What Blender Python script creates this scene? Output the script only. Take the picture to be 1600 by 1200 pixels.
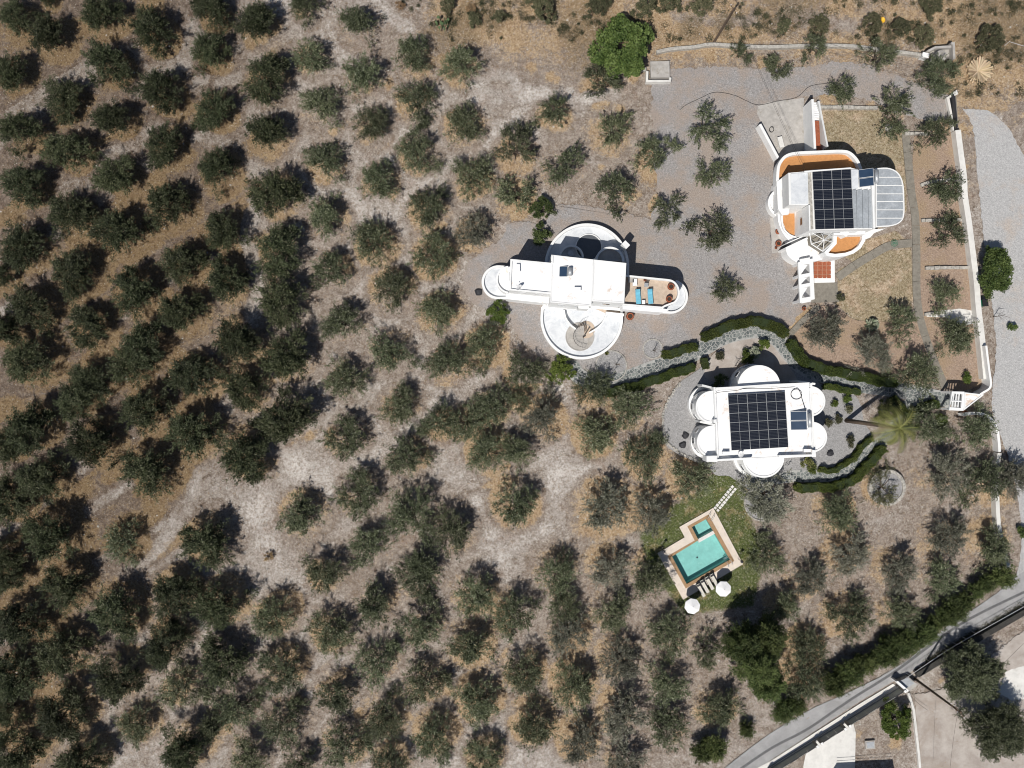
import bpy, math, random
import numpy as np
from mathutils import Vector, noise as mnoise
R_ = math.radians
for o in list(bpy.data.objects): bpy.data.objects.remove(o)
scene = bpy.context.scene
# ------------------------------------------------------------ camera, sky, sun, exposure
CAMH = 108.0                      # drone height, metres
FPX = 1296.0                     # focal length in photo pixels
cam_d = bpy.data.cameras.new("drone_camera"); cam = bpy.data.objects.new("drone_camera", cam_d)
scene.collection.objects.link(cam); cam.location = (0, 0, CAMH); cam.rotation_euler = (0, 0, 0)
cam_d.sensor_width = 36; cam_d.lens = 36 * FPX / 1600.0; cam_d.clip_start = 0.5; cam_d.clip_end = 3000
scene.camera = cam
SUNV = Vector((0.325, 0.525, -1.0)).normalized()      # the way the light travels
EL = math.asin(-SUNV.z); AZ = math.atan2(-SUNV.x, -SUNV.y)
world = bpy.data.worlds.new("World"); scene.world = world; world.use_nodes = True
wn = world.node_tree; wn.nodes.clear()
sky = wn.nodes.new("ShaderNodeTexSky"); sky.sky_type = 'NISHITA'; sky.sun_disc = False
sky.sun_elevation = EL; sky.sun_rotation = AZ % (2 * math.pi); sky.altitude = 100
bg = wn.nodes.new("ShaderNodeBackground"); bg.inputs[1].default_value = 0.05
wo = wn.nodes.new("ShaderNodeOutputWorld")
wn.links.new(sky.outputs[0], bg.inputs[0]); wn.links.new(bg.outputs[0], wo.inputs[0])
sun_d = bpy.data.lights.new("sun", 'SUN'); sun_d.energy = 4.2; sun_d.angle = R_(0.5); sun_d.color = (1.0, 0.955, 0.89)
sun = bpy.data.objects.new("sun", sun_d); scene.collection.objects.link(sun)
sun.rotation_euler = SUNV.to_track_quat('-Z', 'Y').to_euler(); sun.location = (-30, -36, 90)
scene.view_settings.view_transform = 'Standard'; scene.view_settings.look = 'None'
scene.view_settings.exposure = 0.08; scene.view_settings.gamma = 1.0
scene.view_settings.use_curve_mapping = False
scene.cycles.pixel_filter_type = 'BLACKMAN_HARRIS'; scene.cycles.filter_width = 1.05; scene.cycles.max_bounces = 6; scene.cycles.diffuse_bounces = 3; scene.cycles.transparent_max_bounces = 8

rng = np.random.default_rng(11); random.seed(5)
COL = scene.collection
# ------------------------------------------------------------ helpers
def W(px, py, z=0.0):
    """survey reading (aerial photo position of a point at height z) -> world metres"""
    k = (CAMH - z) / CAMH / 12.0
    return ((px - 800) * k, (600 - py) * k)
def WL(pts, z=0.0): return [W(p[0], p[1], z) for p in pts]
def arc(cx, cy, r, a0, a1, n=24, ry=None):
    ry = r if ry is None else ry
    return [(cx + r * math.cos(R_(a0 + (a1 - a0) * i / (n - 1))), cy + ry * math.sin(R_(a0 + (a1 - a0) * i / (n - 1)))) for i in range(n)]
def smooth_line(pts, n=8, closed=False):
    P = [Vector((p[0], p[1])) for p in pts]; out = []; m = len(P)
    rngi = range(m) if closed else range(m - 1)
    for i in rngi:
        if closed: a, b, c, d = P[(i - 1) % m], P[i], P[(i + 1) % m], P[(i + 2) % m]
        else: a, b, c, d = P[max(i - 1, 0)], P[i], P[i + 1], P[min(i + 2, m - 1)]
        for k in range(n):
            t = k / n
            q = 0.5 * ((2 * b) + (c - a) * t + (2 * a - 5 * b + 4 * c - d) * t * t + (3 * b - a - 3 * c + d) * t ** 3)
            out.append((q.x, q.y))
    if not closed: out.append((P[-1].x, P[-1].y))
    return out
def area(p):
    return 0.5 * sum(p[i][0] * p[(i + 1) % len(p)][1] - p[(i + 1) % len(p)][0] * p[i][1] for i in range(len(p)))
def ccw(p): return list(p) if area(p) > 0 else list(p)[::-1]
def offset(p, d, closed=True):
    """offset polyline to its left by d (inwards for a ccw polygon)"""
    n = len(p); out = []
    for i in range(n):
        a = p[i - 1] if (closed or i > 0) else None; b = p[i]; c = p[(i + 1) % n] if (closed or i < n - 1) else None
        e1 = Vector((b[0] - a[0], b[1] - a[1])).normalized() if a is not None else None
        e2 = Vector((c[0] - b[0], c[1] - b[1])).normalized() if c is not None else None
        if e1 is None: e1 = e2
        if e2 is None: e2 = e1
        n1 = Vector((-e1.y, e1.x)); n2 = Vector((-e2.y, e2.x)); m = n1 + n2
        if m.length < 1e-6: m = n1.copy()
        m.normalize(); c_ = max(m.dot(n1), 0.35)
        out.append((b[0] + m.x * d / c_, b[1] + m.y * d / c_))
    return out
def pinside(x, y, p):
    x = np.asarray(x); y = np.asarray(y); ins = np.zeros(x.shape, bool); n = len(p)
    for i in range(n):
        x1, y1 = p[i]; x2, y2 = p[(i + 1) % n]
        c = ((y1 > y) != (y2 > y)) & (x < (x2 - x1) * (y - y1) / (y2 - y1 + 1e-12) + x1)
        ins ^= c
    return ins
def dline(x, y, p, closed=False):
    """distance to polyline"""
    d = np.full(np.shape(x), 1e9); n = len(p)
    for i in range(n if closed else n - 1):
        x1, y1 = p[i]; x2, y2 = p[(i + 1) % n]; dx, dy = x2 - x1, y2 - y1
        t = np.clip(((x - x1) * dx + (y - y1) * dy) / (dx * dx + dy * dy + 1e-12), 0, 1)
        d = np.minimum(d, np.hypot(x - x1 - t * dx, y - y1 - t * dy))
    return d
WLOC = {}
class MB:
    def __init__(s): s.v = []; s.f = []; s.m = []
    def add(s, vs, fs, m=0):
        b = len(s.v); s.v += [tuple(v) for v in vs]; s.f += [tuple(i + b for i in f) for f in fs]; s.m += [m] * len(fs)
    def face(s, vs, m=0): s.add(vs, [tuple(range(len(vs)))], m)
    def prism(s, p, z0, z1, ms=0, mt=None, bottom=False):
        p = ccw(p); n = len(p); mt = ms if mt is None else mt
        s.add([(a[0], a[1], z0) for a in p] + [(a[0], a[1], z1) for a in p], [(i, (i + 1) % n, n + (i + 1) % n, n + i) for i in range(n)], ms)
        s.face([(a[0], a[1], z1) for a in p], mt)
        if bottom: s.face([(a[0], a[1], z0) for a in reversed(p)], ms)
    def ring(s, p, t, z0, z1, m=0, inner=None):
        """closed wall, outer face on p, thickness t"""
        p = ccw(p); q = offset(p, t) if inner is None else ccw(inner); n = len(p)
        v = [(a[0], a[1], z0) for a in p] + [(a[0], a[1], z1) for a in p] + [(a[0], a[1], z1) for a in q] + [(a[0], a[1], z0) for a in q]
        f = []
        for i in range(n):
            j = (i + 1) % n
            f += [(i, j, n + j, n + i), (n + i, n + j, 2 * n + j, 2 * n + i), (2 * n + i, 2 * n + j, 3 * n + j, 3 * n + i)]
        s.add(v, f, m)
    def strip(s, p, t, z0, z1, m=0, z1b=None):
        """open wall centred on polyline p; top may slope from z1 to z1b"""
        a = offset(p, t / 2, False); b = offset(p, -t / 2, False); n = len(p)
        zt = [z1 if z1b is None else z1 + (z1b - z1) * i / (n - 1) for i in range(n)]
        v = [(q[0], q[1], z0) for q in b] + [(q[0], q[1], zt[i]) for i, q in enumerate(b)] + [(q[0], q[1], zt[i]) for i, q in enumerate(a)] + [(q[0], q[1], z0) for q in a]
        f = []
        for i in range(n - 1):
            j = i + 1
            f += [(i, j, n + j, n + i), (n + i, n + j, 2 * n + j, 2 * n + i), (2 * n + i, 2 * n + j, 3 * n + j, 3 * n + i)]
        f += [(0, n, 2 * n, 3 * n), (n - 1, 4 * n - 1, 3 * n - 1, 2 * n - 1)]
        s.add(v, f, m)
    def box(s, cx, cy, lx, ly, z0, z1, rot=0.0, m=0, mt=None):
        c, d = math.cos(rot), math.sin(rot)
        p = [(cx + x * c - y * d, cy + x * d + y * c) for x, y in ((-lx / 2, -ly / 2), (lx / 2, -ly / 2), (lx / 2, ly / 2), (-lx / 2, ly / 2))]
        s.prism(p, z0, z1, m, mt, True)
    def cyl(s, x, y, r0, r1, z0, z1, n=16, m=0, cap=True):
        v = [(x + r0 * math.cos(6.28318 * i / n), y + r0 * math.sin(6.28318 * i / n), z0) for i in range(n)]
        v += [(x + r1 * math.cos(6.28318 * i / n), y + r1 * math.sin(6.28318 * i / n), z1) for i in range(n)]
        s.add(v, [(i, (i + 1) % n, n + (i + 1) % n, n + i) for i in range(n)] + ([tuple(range(n, 2 * n))] if cap else []), m)
    def lathe(s, x, y, prof, n=18, m=0):
        v = []; f = []; k = len(prof)
        for r, z in prof: v += [(x + r * math.cos(6.28318 * i / n), y + r * math.sin(6.28318 * i / n), z) for i in range(n)]
        for a in range(k - 1): f += [(a * n + i, a * n + (i + 1) % n, (a + 1) * n + (i + 1) % n, (a + 1) * n + i) for i in range(n)]
        s.add(v, f, m)
    def tube(s, pts, r, n=6, m=0, r1=None):
        P = [Vector(p) for p in pts]; k = len(P); v = []; f = []
        for i, p in enumerate(P):
            t = (P[min(i + 1, k - 1)] - P[max(i - 1, 0)]).normalized()
            u = t.cross(Vector((0, 0, 1))) if abs(t.z) < 0.95 else t.cross(Vector((1, 0, 0)))
            u.normalize(); w = t.cross(u); rr = r if r1 is None else r + (r1 - r) * i / (k - 1)
            for j in range(n):
                a = 6.28318 * j / n; v.append(p + u * (rr * math.cos(a)) + w * (rr * math.sin(a)))
        for i in range(k - 1): f += [(i * n + j, i * n + (j + 1) % n, (i + 1) * n + (j + 1) % n, (i + 1) * n + j) for j in range(n)]
        f += [tuple(range(n - 1, -1, -1)), tuple(range((k - 1) * n, k * n))]
        s.add(v, f, m)
    def mesh(s, name, mats, org=(0, 0, 0)):
        me = bpy.data.meshes.new(name)
        me.from_pydata([(a - org[0], b - org[1], c - org[2]) for a, b, c in s.v], [], s.f)
        for m in (mats if isinstance(mats, (list, tuple)) else [mats]): me.materials.append(m)
        if any(s.m): me.polygons.foreach_set("material_index", s.m)
        me.update(); return me
    def build(s, name, mats, parent=None, smooth=False):
        org = WLOC.get(parent.name, (0, 0, 0)) if parent else (0, 0, 0)
        me = s.mesh(name, mats, org)
        if smooth: me.polygons.foreach_set("use_smooth", [True] * len(me.polygons))
        o = bpy.data.objects.new(name, me); COL.objects.link(o)
        if parent: o.parent = parent
        WLOC[o.name] = org
        return o
def tag(o, label=None, cat=None, group=None, kind=None):
    if label: o["label"] = label
    if cat: o["category"] = cat
    if group: o["group"] = group
    if kind: o["kind"] = kind
    return o
def thing(name, x, y, label, cat, group=None, z=0.0):
    o = bpy.data.objects.new(name, None); COL.objects.link(o); o.location = (x, y, z); o.empty_display_size = 0.3
    WLOC[o.name] = (x, y, z); return tag(o, label, cat, group)
def inst(name, me, parent=None, loc=(0, 0, 0), rz=0.0, sc=None):
    o = bpy.data.objects.new(name, me); COL.objects.link(o)
    if parent: o.parent = parent
    o.location = loc; o.rotation_euler = (0, 0, rz)
    if sc: o.scale = sc if isinstance(sc, tuple) else (sc,) * 3
    return o
def np_mesh(name, V, F, mats, attr=None):
    """V (n,3), F (k,4) quads; attr = per-vertex rgba"""
    me = bpy.data.meshes.new(name); V = np.asarray(V, np.float32); F = np.asarray(F, np.int32); k = F.shape[1]
    me.vertices.add(len(V)); me.vertices.foreach_set("co", V.ravel())
    me.loops.add(F.size); me.loops.foreach_set("vertex_index", F.ravel())
    me.polygons.add(len(F)); me.polygons.foreach_set("loop_start", np.arange(0, F.size, k, dtype=np.int32))
    me.update(calc_edges=True)
    for m in (mats if isinstance(mats, (list, tuple)) else [mats]): me.materials.append(m)
    for nm, A in (attr or {}).items():
        ca = me.color_attributes.new(nm, 'FLOAT_COLOR', 'POINT'); ca.data.foreach_set("color", np.asarray(A, np.float32).ravel())
    return me

# ------------------------------------------------------------ materials
def srgb(r, g, b):
    f = lambda c: (c / 255 / 12.92) if c / 255 <= 0.04045 else ((c / 255 + 0.055) / 1.055) ** 2.4
    return (f(r), f(g), f(b), 1)
class NT:
    def __init__(s, name, rough=0.8, spec=0.3, metal=0.0):
        s.mat = bpy.data.materials.new(name); s.mat.use_nodes = True; s.t = s.mat.node_tree; s.t.nodes.clear()
        s.out = s.n("ShaderNodeOutputMaterial"); s.bsdf = s.n("ShaderNodeBsdfPrincipled")
        s.bsdf.inputs["Roughness"].default_value = rough; s.bsdf.inputs["Metallic"].default_value = metal
        s.bsdf.inputs["Specular IOR Level"].default_value = spec
        s.l(s.bsdf.outputs[0], s.out.inputs[0]); s._pos = None
    def n(s, t): return s.t.nodes.new(t)
    def l(s, a, b): s.t.links.new(a, b)
    def pos(s, obj=False):
        if obj: return s.n("ShaderNodeTexCoord").outputs["Object"]
        if s._pos is None: s._pos = s.n("ShaderNodeNewGeometry").outputs["Position"]
        return s._pos
    def noise(s, scale, detail=3, rough=0.6, obj=False, dist=0.0):
        n = s.n("ShaderNodeTexNoise"); n.inputs["Scale"].default_value = scale; n.inputs["Detail"].default_value = detail
        n.inputs["Roughness"].default_value = rough; n.inputs["Distortion"].default_value = dist; s.l(s.pos(obj), n.inputs["Vector"]); return n.outputs["Fac"]
    def voro(s, scale, feat='F1'):
        n = s.n("ShaderNodeTexVoronoi"); n.feature = feat; n.inputs["Scale"].default_value = scale; s.l(s.pos(), n.inputs["Vector"]); return n
    def ramp(s, fac, a, b, ca=0.0, cb=1.0):
        n = s.n("ShaderNodeMapRange"); n.inputs[1].default_value = a; n.inputs[2].default_value = b; n.inputs[3].default_value = ca; n.inputs[4].default_value = cb
        s.l(fac, n.inputs[0]); return n.outputs[0]
    def math(s, op, a, b=None):
        n = s.n("ShaderNodeMath"); n.operation = op
        for i, q in enumerate((a, b)):
            if q is None: continue
            if isinstance(q, (int, float)): n.inputs[i].default_value = q
            else: s.l(q, n.inputs[i])
        return n.outputs[0]
    def mix(s, fac, a, b, mode='MIX'):
        n = s.n("ShaderNodeMix"); n.data_type = 'RGBA'; n.blend_type = mode
        for i, q in ((0, fac), (6, a), (7, b)):
            if isinstance(q, (int, float)): n.inputs[i].default_value = q
            elif isinstance(q, tuple): n.inputs[i].default_value = q
            else: s.l(q, n.inputs[i])
        return n.outputs[2]
    def attr(s, name):
        n = s.n("ShaderNodeVertexColor"); n.layer_name = name; sp = s.n("ShaderNodeSeparateColor"); s.l(n.outputs[0], sp.inputs[0]); return sp.outputs
    def col(s, c):
        if isinstance(c, tuple): s.bsdf.inputs["Base Color"].default_value = c
        else: s.l(c, s.bsdf.inputs["Base Color"])
        return s
    def bump(s, fac, strength=0.5, dist=0.05):
        n = s.n("ShaderNodeBump"); n.inputs["Strength"].default_value = strength; n.inputs["Distance"].default_value = dist
        s.l(fac, n.inputs["Height"]); s.l(n.outputs[0], s.bsdf.inputs["Normal"]); return s
def varied(name, c, amt=0.15, scale=3.0, rough=0.8, spec=0.3, metal=0.0, c2=None, scale2=0.6, bump=0.0, obj=False, fine=None):
    m = NT(name, rough, spec, metal)
    n1 = m.noise(scale, 5, 0.65, obj); d = tuple(x * (1 - amt * 2) for x in c[:3]) + (1,)
    u = tuple(min(1, x * (1 + amt)) for x in c[:3]) + (1,)
    k = m.mix(m.ramp(n1, 0.3, 0.7), d, u)
    if c2: k = m.mix(m.ramp(m.noise(scale2, 5, 0.7, obj), 0.55, 0.7), k, c2)
    if fine: k = m.mix(m.ramp(m.noise(fine, 2, 0.5, obj), 0.35, 0.65, 0, 0.35), k, tuple(x * 0.55 for x in c[:3]) + (1,))
    m.col(k)
    if bump: m.bump(m.noise(scale * 4, 3), bump, 0.03)
    return m.mat
M = {}
def white_paint():
    m = NT("white_masonry_paint", 0.75, 0.2)
    k = m.mix(m.ramp(m.noise(0.9, 6, 0.7), 0.35, 0.7), (0.80, 0.80, 0.79, 1), (0.70, 0.71, 0.71, 1))
    k = m.mix(m.ramp(m.noise(7, 4, 0.7), 0.55, 0.8, 0, 0.35), k, (0.58, 0.57, 0.55, 1))
    m.col(k); return m.mat
def roof_white(name, rust=0.55, tone=(0.83, 0.83, 0.83, 1), grime=(0.72, 0.73, 0.74, 1)):
    m = NT(name, 0.7, 0.25)
    k = m.mix(m.ramp(m.noise(0.7, 7, 0.75, dist=0.6), 0.42, 0.75), tone, grime)
    k = m.mix(m.ramp(m.noise(0.5, 8, 0.7, dist=1.2), rust, rust + 0.14, 0, 0.85), k, (0.56, 0.40, 0.28, 1))
    k = m.mix(m.ramp(m.noise(9, 4, 0.7), 0.62, 0.8, 0, 0.6), k, (0.45, 0.42, 0.38, 1))
    m.col(k).bump(m.noise(5, 4), 0.3, 0.02); return m.mat
M['white'] = white_paint()
M['roofw'] = roof_white("white_roof_coating", 0.565)
M['roofg'] = roof_white("weathered_grey_white_roof", 0.8, (0.66, 0.68, 0.70, 1), (0.42, 0.45, 0.49, 1))
M['orange'] = varied("ochre_terrace_membrane", (0.50, 0.24, 0.09, 1), 0.08, 3, 0.8)
M['beige'] = varied("beige_terrace_tile", (0.52, 0.42, 0.33, 1), 0.1, 2.5, 0.7)
M['terra'] = varied("terracotta", (0.33, 0.10, 0.05, 1), 0.2, 6, 0.75)
M['darkpot'] = varied("potting_soil", (0.05, 0.035, 0.025, 1), 0.2, 8)
M['concrete'] = varied("pale_concrete", (0.42, 0.40, 0.375, 1), 0.12, 1.2, 0.9, c2=(0.28, 0.255, 0.22, 1), scale2=0.8, bump=0.3)
M['concgrey'] = varied("weathered_grey_slab", (0.25, 0.23, 0.195, 1), 0.14, 2.0, 0.95, c2=(0.17, 0.15, 0.12, 1), scale2=1.4, bump=0.4, fine=14)
M['concwhite'] = varied("whitish_concrete", (0.68, 0.67, 0.64, 1), 0.08, 1.0, 0.9, c2=(0.48, 0.465, 0.44, 1), scale2=0.5, bump=0.2)
M['stonewall'] = varied("limestone_blocks", (0.46, 0.44, 0.40, 1), 0.25, 4, 0.9, c2=(0.25, 0.22, 0.19, 1), scale2=2.0, bump=0.6)
M['darkmetal'] = varied("dark_metal", (0.03, 0.03, 0.035, 1), 0.1, 5, 0.5, 0.4)
M['greymetal'] = varied("galvanised_metal", (0.45, 0.47, 0.49, 1), 0.1, 3, 0.45, 0.5, 0.4)
M['black'] = varied("black_rubber", (0.018, 0.018, 0.02, 1), 0.2, 6, 0.7)
M['alu'] = varied("aluminium_trim", (0.62, 0.63, 0.64, 1), 0.05, 3, 0.4, 0.5, 0.3)
M['bark'] = varied("olive_bark", (0.11, 0.085, 0.065, 1), 0.3, 5, 0.95, obj=True)
M['core'] = varied("hedge_core_leaves", (0.022, 0.035, 0.010, 1), 0.2, 3)
M['wood'] = varied("weathered_pole_wood", (0.13, 0.095, 0.07, 1), 0.2, 4, 0.9)
M['roofsheet'] = varied("grey_blue_roof_sheet", (0.36, 0.39, 0.42, 1), 0.12, 0.8, 0.55, 0.4, c2=(0.46, 0.48, 0.50, 1), scale2=0.9, fine=5)
M['fabricw'] = varied("white_canvas", (0.80, 0.80, 0.80, 1), 0.05, 2, 0.9)
M['fabriccream'] = varied('cream_lounger_fabric', (0.58, 0.56, 0.50, 1), 0.05, 2, 0.9)
M['fabricblue'] = varied("sky_blue_cushion", (0.16, 0.46, 0.60, 1), 0.08, 3, 0.9)
M['coping'] = varied("brown_pool_edge", (0.35, 0.225, 0.125, 1), 0.12, 3, 0.8)
M['deck'] = varied("cream_pool_tile", (0.66, 0.58, 0.50, 1), 0.07, 2.0, 0.8, c2=(0.55, 0.50, 0.45, 1), scale2=1.0)
M['pool'] = varied("turquoise_pool_mosaic", (0.33, 0.52, 0.50, 1), 0.07, 1.2, 0.5, c2=(0.40, 0.58, 0.55, 1), scale2=1.5)
M['plastic_g'] = varied("green_plastic", (0.03, 0.22, 0.13, 1), 0.1, 3, 0.5)
M['yellow'] = varied("yellow_plastic", (0.80, 0.45, 0.03, 1), 0.1, 3, 0.5)
M['fencepanel'] = varied("grey_green_panel", (0.26, 0.265, 0.24, 1), 0.08, 1.0, 0.5, 0.4)
M['straw'] = varied("dead_palm_straw", (0.52, 0.40, 0.26, 1), 0.25, 3, 0.95)
M['flagjoint'] = varied("pale_mortar_bed", (0.38, 0.38, 0.365, 1), 0.15, 3, 0.95)
def stone_mat():
    m = NT("slate_flagstone", 0.85, 0.25); v = m.voro(2.2)
    k = m.mix(m.ramp(v.outputs["Color"], 0.2, 0.8), (0.085, 0.10, 0.105, 1), (0.24, 0.26, 0.25, 1))
    k = m.mix(m.ramp(m.noise(10, 3), 0.4, 0.7, 0, 0.5), k, (0.10, 0.11, 0.10, 1)); m.col(k).bump(m.noise(14, 3), 0.5, 0.02); return m.mat
M['flag'] = stone_mat()
def glass_dark():
    m = NT("window_glass", 0.05, 0.6); m.col((0.02, 0.03, 0.04, 1)); return m.mat
M['glass'] = glass_dark()
def pv_mat():
    m = NT("photovoltaic_glass", 0.32, 0.25)
    tc = m.n("ShaderNodeTexCoord").outputs["Object"]; sp = m.n("ShaderNodeSeparateXYZ"); m.l(tc, sp.inputs[0])
    y = m.math('FRACT', m.math('MULTIPLY', sp.outputs[1], 5.6)); x = m.math('FRACT', m.math('MULTIPLY', sp.outputs[0], 5.5))
    line = m.math('MAXIMUM', m.ramp(y, 0.86, 0.90), m.ramp(x, 0.95, 0.97, 0, 0.5))
    m.col(m.mix(line, (0.010, 0.013, 0.022, 1), (0.07, 0.075, 0.085, 1))); return m.mat
M['pv'] = pv_mat()
M['rooflight'] = varied('grey_roof_light', (0.10, 0.11, 0.125, 1), 0.1, 3, 0.4, 0.5)
M['pvframe'] = varied('module_frame', (0.36, 0.37, 0.38, 1), 0.05, 3, 0.4, 0.5)
M['grout'] = varied('terracotta_grout', (0.42, 0.24, 0.16, 1), 0.1, 5)
def solar_blue():
    m = NT("solar_collector_glass", 0.3, 0.3); m.col(m.mix(m.ramp(m.noise(0.6, 2), 0.3, 0.7), (0.018, 0.038, 0.075, 1), (0.03, 0.055, 0.10, 1))); return m.mat
M['collector'] = solar_blue()
def water_mat():
    m = bpy.data.materials.new("clear_pool_water"); m.use_nodes = True; t = m.node_tree; t.nodes.clear()
    o = t.nodes.new("ShaderNodeOutputMaterial"); mx = t.nodes.new("ShaderNodeMixShader"); tr = t.nodes.new("ShaderNodeBsdfTransparent")
    gl = t.nodes.new("ShaderNodeBsdfGlossy"); fr = t.nodes.new("ShaderNodeFresnel"); bp = t.nodes.new("ShaderNodeBump"); nz = t.nodes.new("ShaderNodeTexNoise")
    tr.inputs[0].default_value = (0.80, 0.975, 0.965, 1); gl.inputs[1].default_value = 0.05; fr.inputs[0].default_value = 1.33
    nz.inputs["Scale"].default_value = 3.0; bp.inputs["Strength"].default_value = 0.15; bp.inputs["Distance"].default_value = 0.05
    t.links.new(nz.outputs["Fac"], bp.inputs["Height"]); t.links.new(bp.outputs[0], gl.inputs["Normal"]); t.links.new(bp.outputs[0], fr.inputs["Normal"])
    t.links.new(fr.outputs[0], mx.inputs[0]); t.links.new(tr.outputs[0], mx.inputs[1]); t.links.new(gl.outputs[0], mx.inputs[2]); t.links.new(mx.outputs[0], o.inputs[0])
    return m
M['water'] = water_mat()
def leaf_mat(name, a, b, c=None, rough=0.6):
    """a..b leaf tones picked per spray (attribute) and per tree (object random)"""
    m = NT(name, rough, 0.25); at = m.attr("leafcol")
    k = m.mix(at[0], a, b)
    if c: k = m.mix(m.ramp(at[1], 0.82, 0.95, 0, 0.8), k, c)
    oi = m.n("ShaderNodeObjectInfo").outputs["Random"]
    hsv = m.n("ShaderNodeHueSaturation"); m.l(k, hsv.inputs["Color"]); m.l(m.ramp(oi, 0, 1, 0.72, 1.28), hsv.inputs["Value"])
    oi2 = m.math('FRACT', m.math('MULTIPLY', oi, 7.31)); m.l(m.ramp(oi2, 0, 1, 0.487, 0.507), hsv.inputs["Hue"])
    m.l(hsv.outputs[0], m.bsdf.inputs["Base Color"])
    tl = m.n("ShaderNodeBsdfTranslucent"); m.l(hsv.outputs[0], tl.inputs[0]); mx = m.n("ShaderNodeMixShader"); mx.inputs[0].default_value = 0.18
    m.l(m.bsdf.outputs[0], mx.inputs[1]); m.l(tl.outputs[0], mx.inputs[2]); m.l(mx.outputs[0], m.out.inputs[0]); return m.mat
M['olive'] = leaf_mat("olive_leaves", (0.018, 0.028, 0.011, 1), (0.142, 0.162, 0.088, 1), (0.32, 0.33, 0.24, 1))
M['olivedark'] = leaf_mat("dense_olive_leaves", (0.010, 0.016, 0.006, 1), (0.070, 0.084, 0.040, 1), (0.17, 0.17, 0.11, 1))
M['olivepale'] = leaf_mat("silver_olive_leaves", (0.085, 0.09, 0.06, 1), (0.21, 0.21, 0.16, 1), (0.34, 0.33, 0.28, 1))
M['fig'] = leaf_mat("broad_green_leaves", (0.036, 0.066, 0.015, 1), (0.150, 0.205, 0.060, 1))
M['citrus'] = leaf_mat("yellow_green_leaves", (0.05, 0.085, 0.015, 1), (0.13, 0.17, 0.035, 1))
M['conifer'] = leaf_mat("cypress_foliage", (0.020, 0.038, 0.010, 1), (0.098, 0.128, 0.040, 1), (0.15, 0.16, 0.07, 1))
M['strawf'] = leaf_mat('bleached_straw_fronds', (0.48, 0.36, 0.22, 1), (0.72, 0.60, 0.42, 1))
M['box'] = leaf_mat("clipped_hedge_leaves", (0.035, 0.055, 0.010, 1), (0.10, 0.125, 0.028, 1))
M['scrub'] = leaf_mat("scrub_leaves", (0.05, 0.058, 0.03, 1), (0.12, 0.12, 0.065, 1), (0.24, 0.2, 0.13, 1))
M['frond'] = leaf_mat("palm_frond", (0.035, 0.05, 0.012, 1), (0.27, 0.28, 0.09, 1), (0.46, 0.38, 0.22, 1))
M['agave'] = leaf_mat("agave_blade", (0.10, 0.14, 0.08, 1), (0.50, 0.52, 0.40, 1))
M['drygrass'] = leaf_mat("dry_grass_blades", (0.30, 0.20, 0.10, 1), (0.50, 0.37, 0.21, 1))
M['red'] = varied("reddish_shrub", (0.20, 0.06, 0.03, 1), 0.2, 5)
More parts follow.
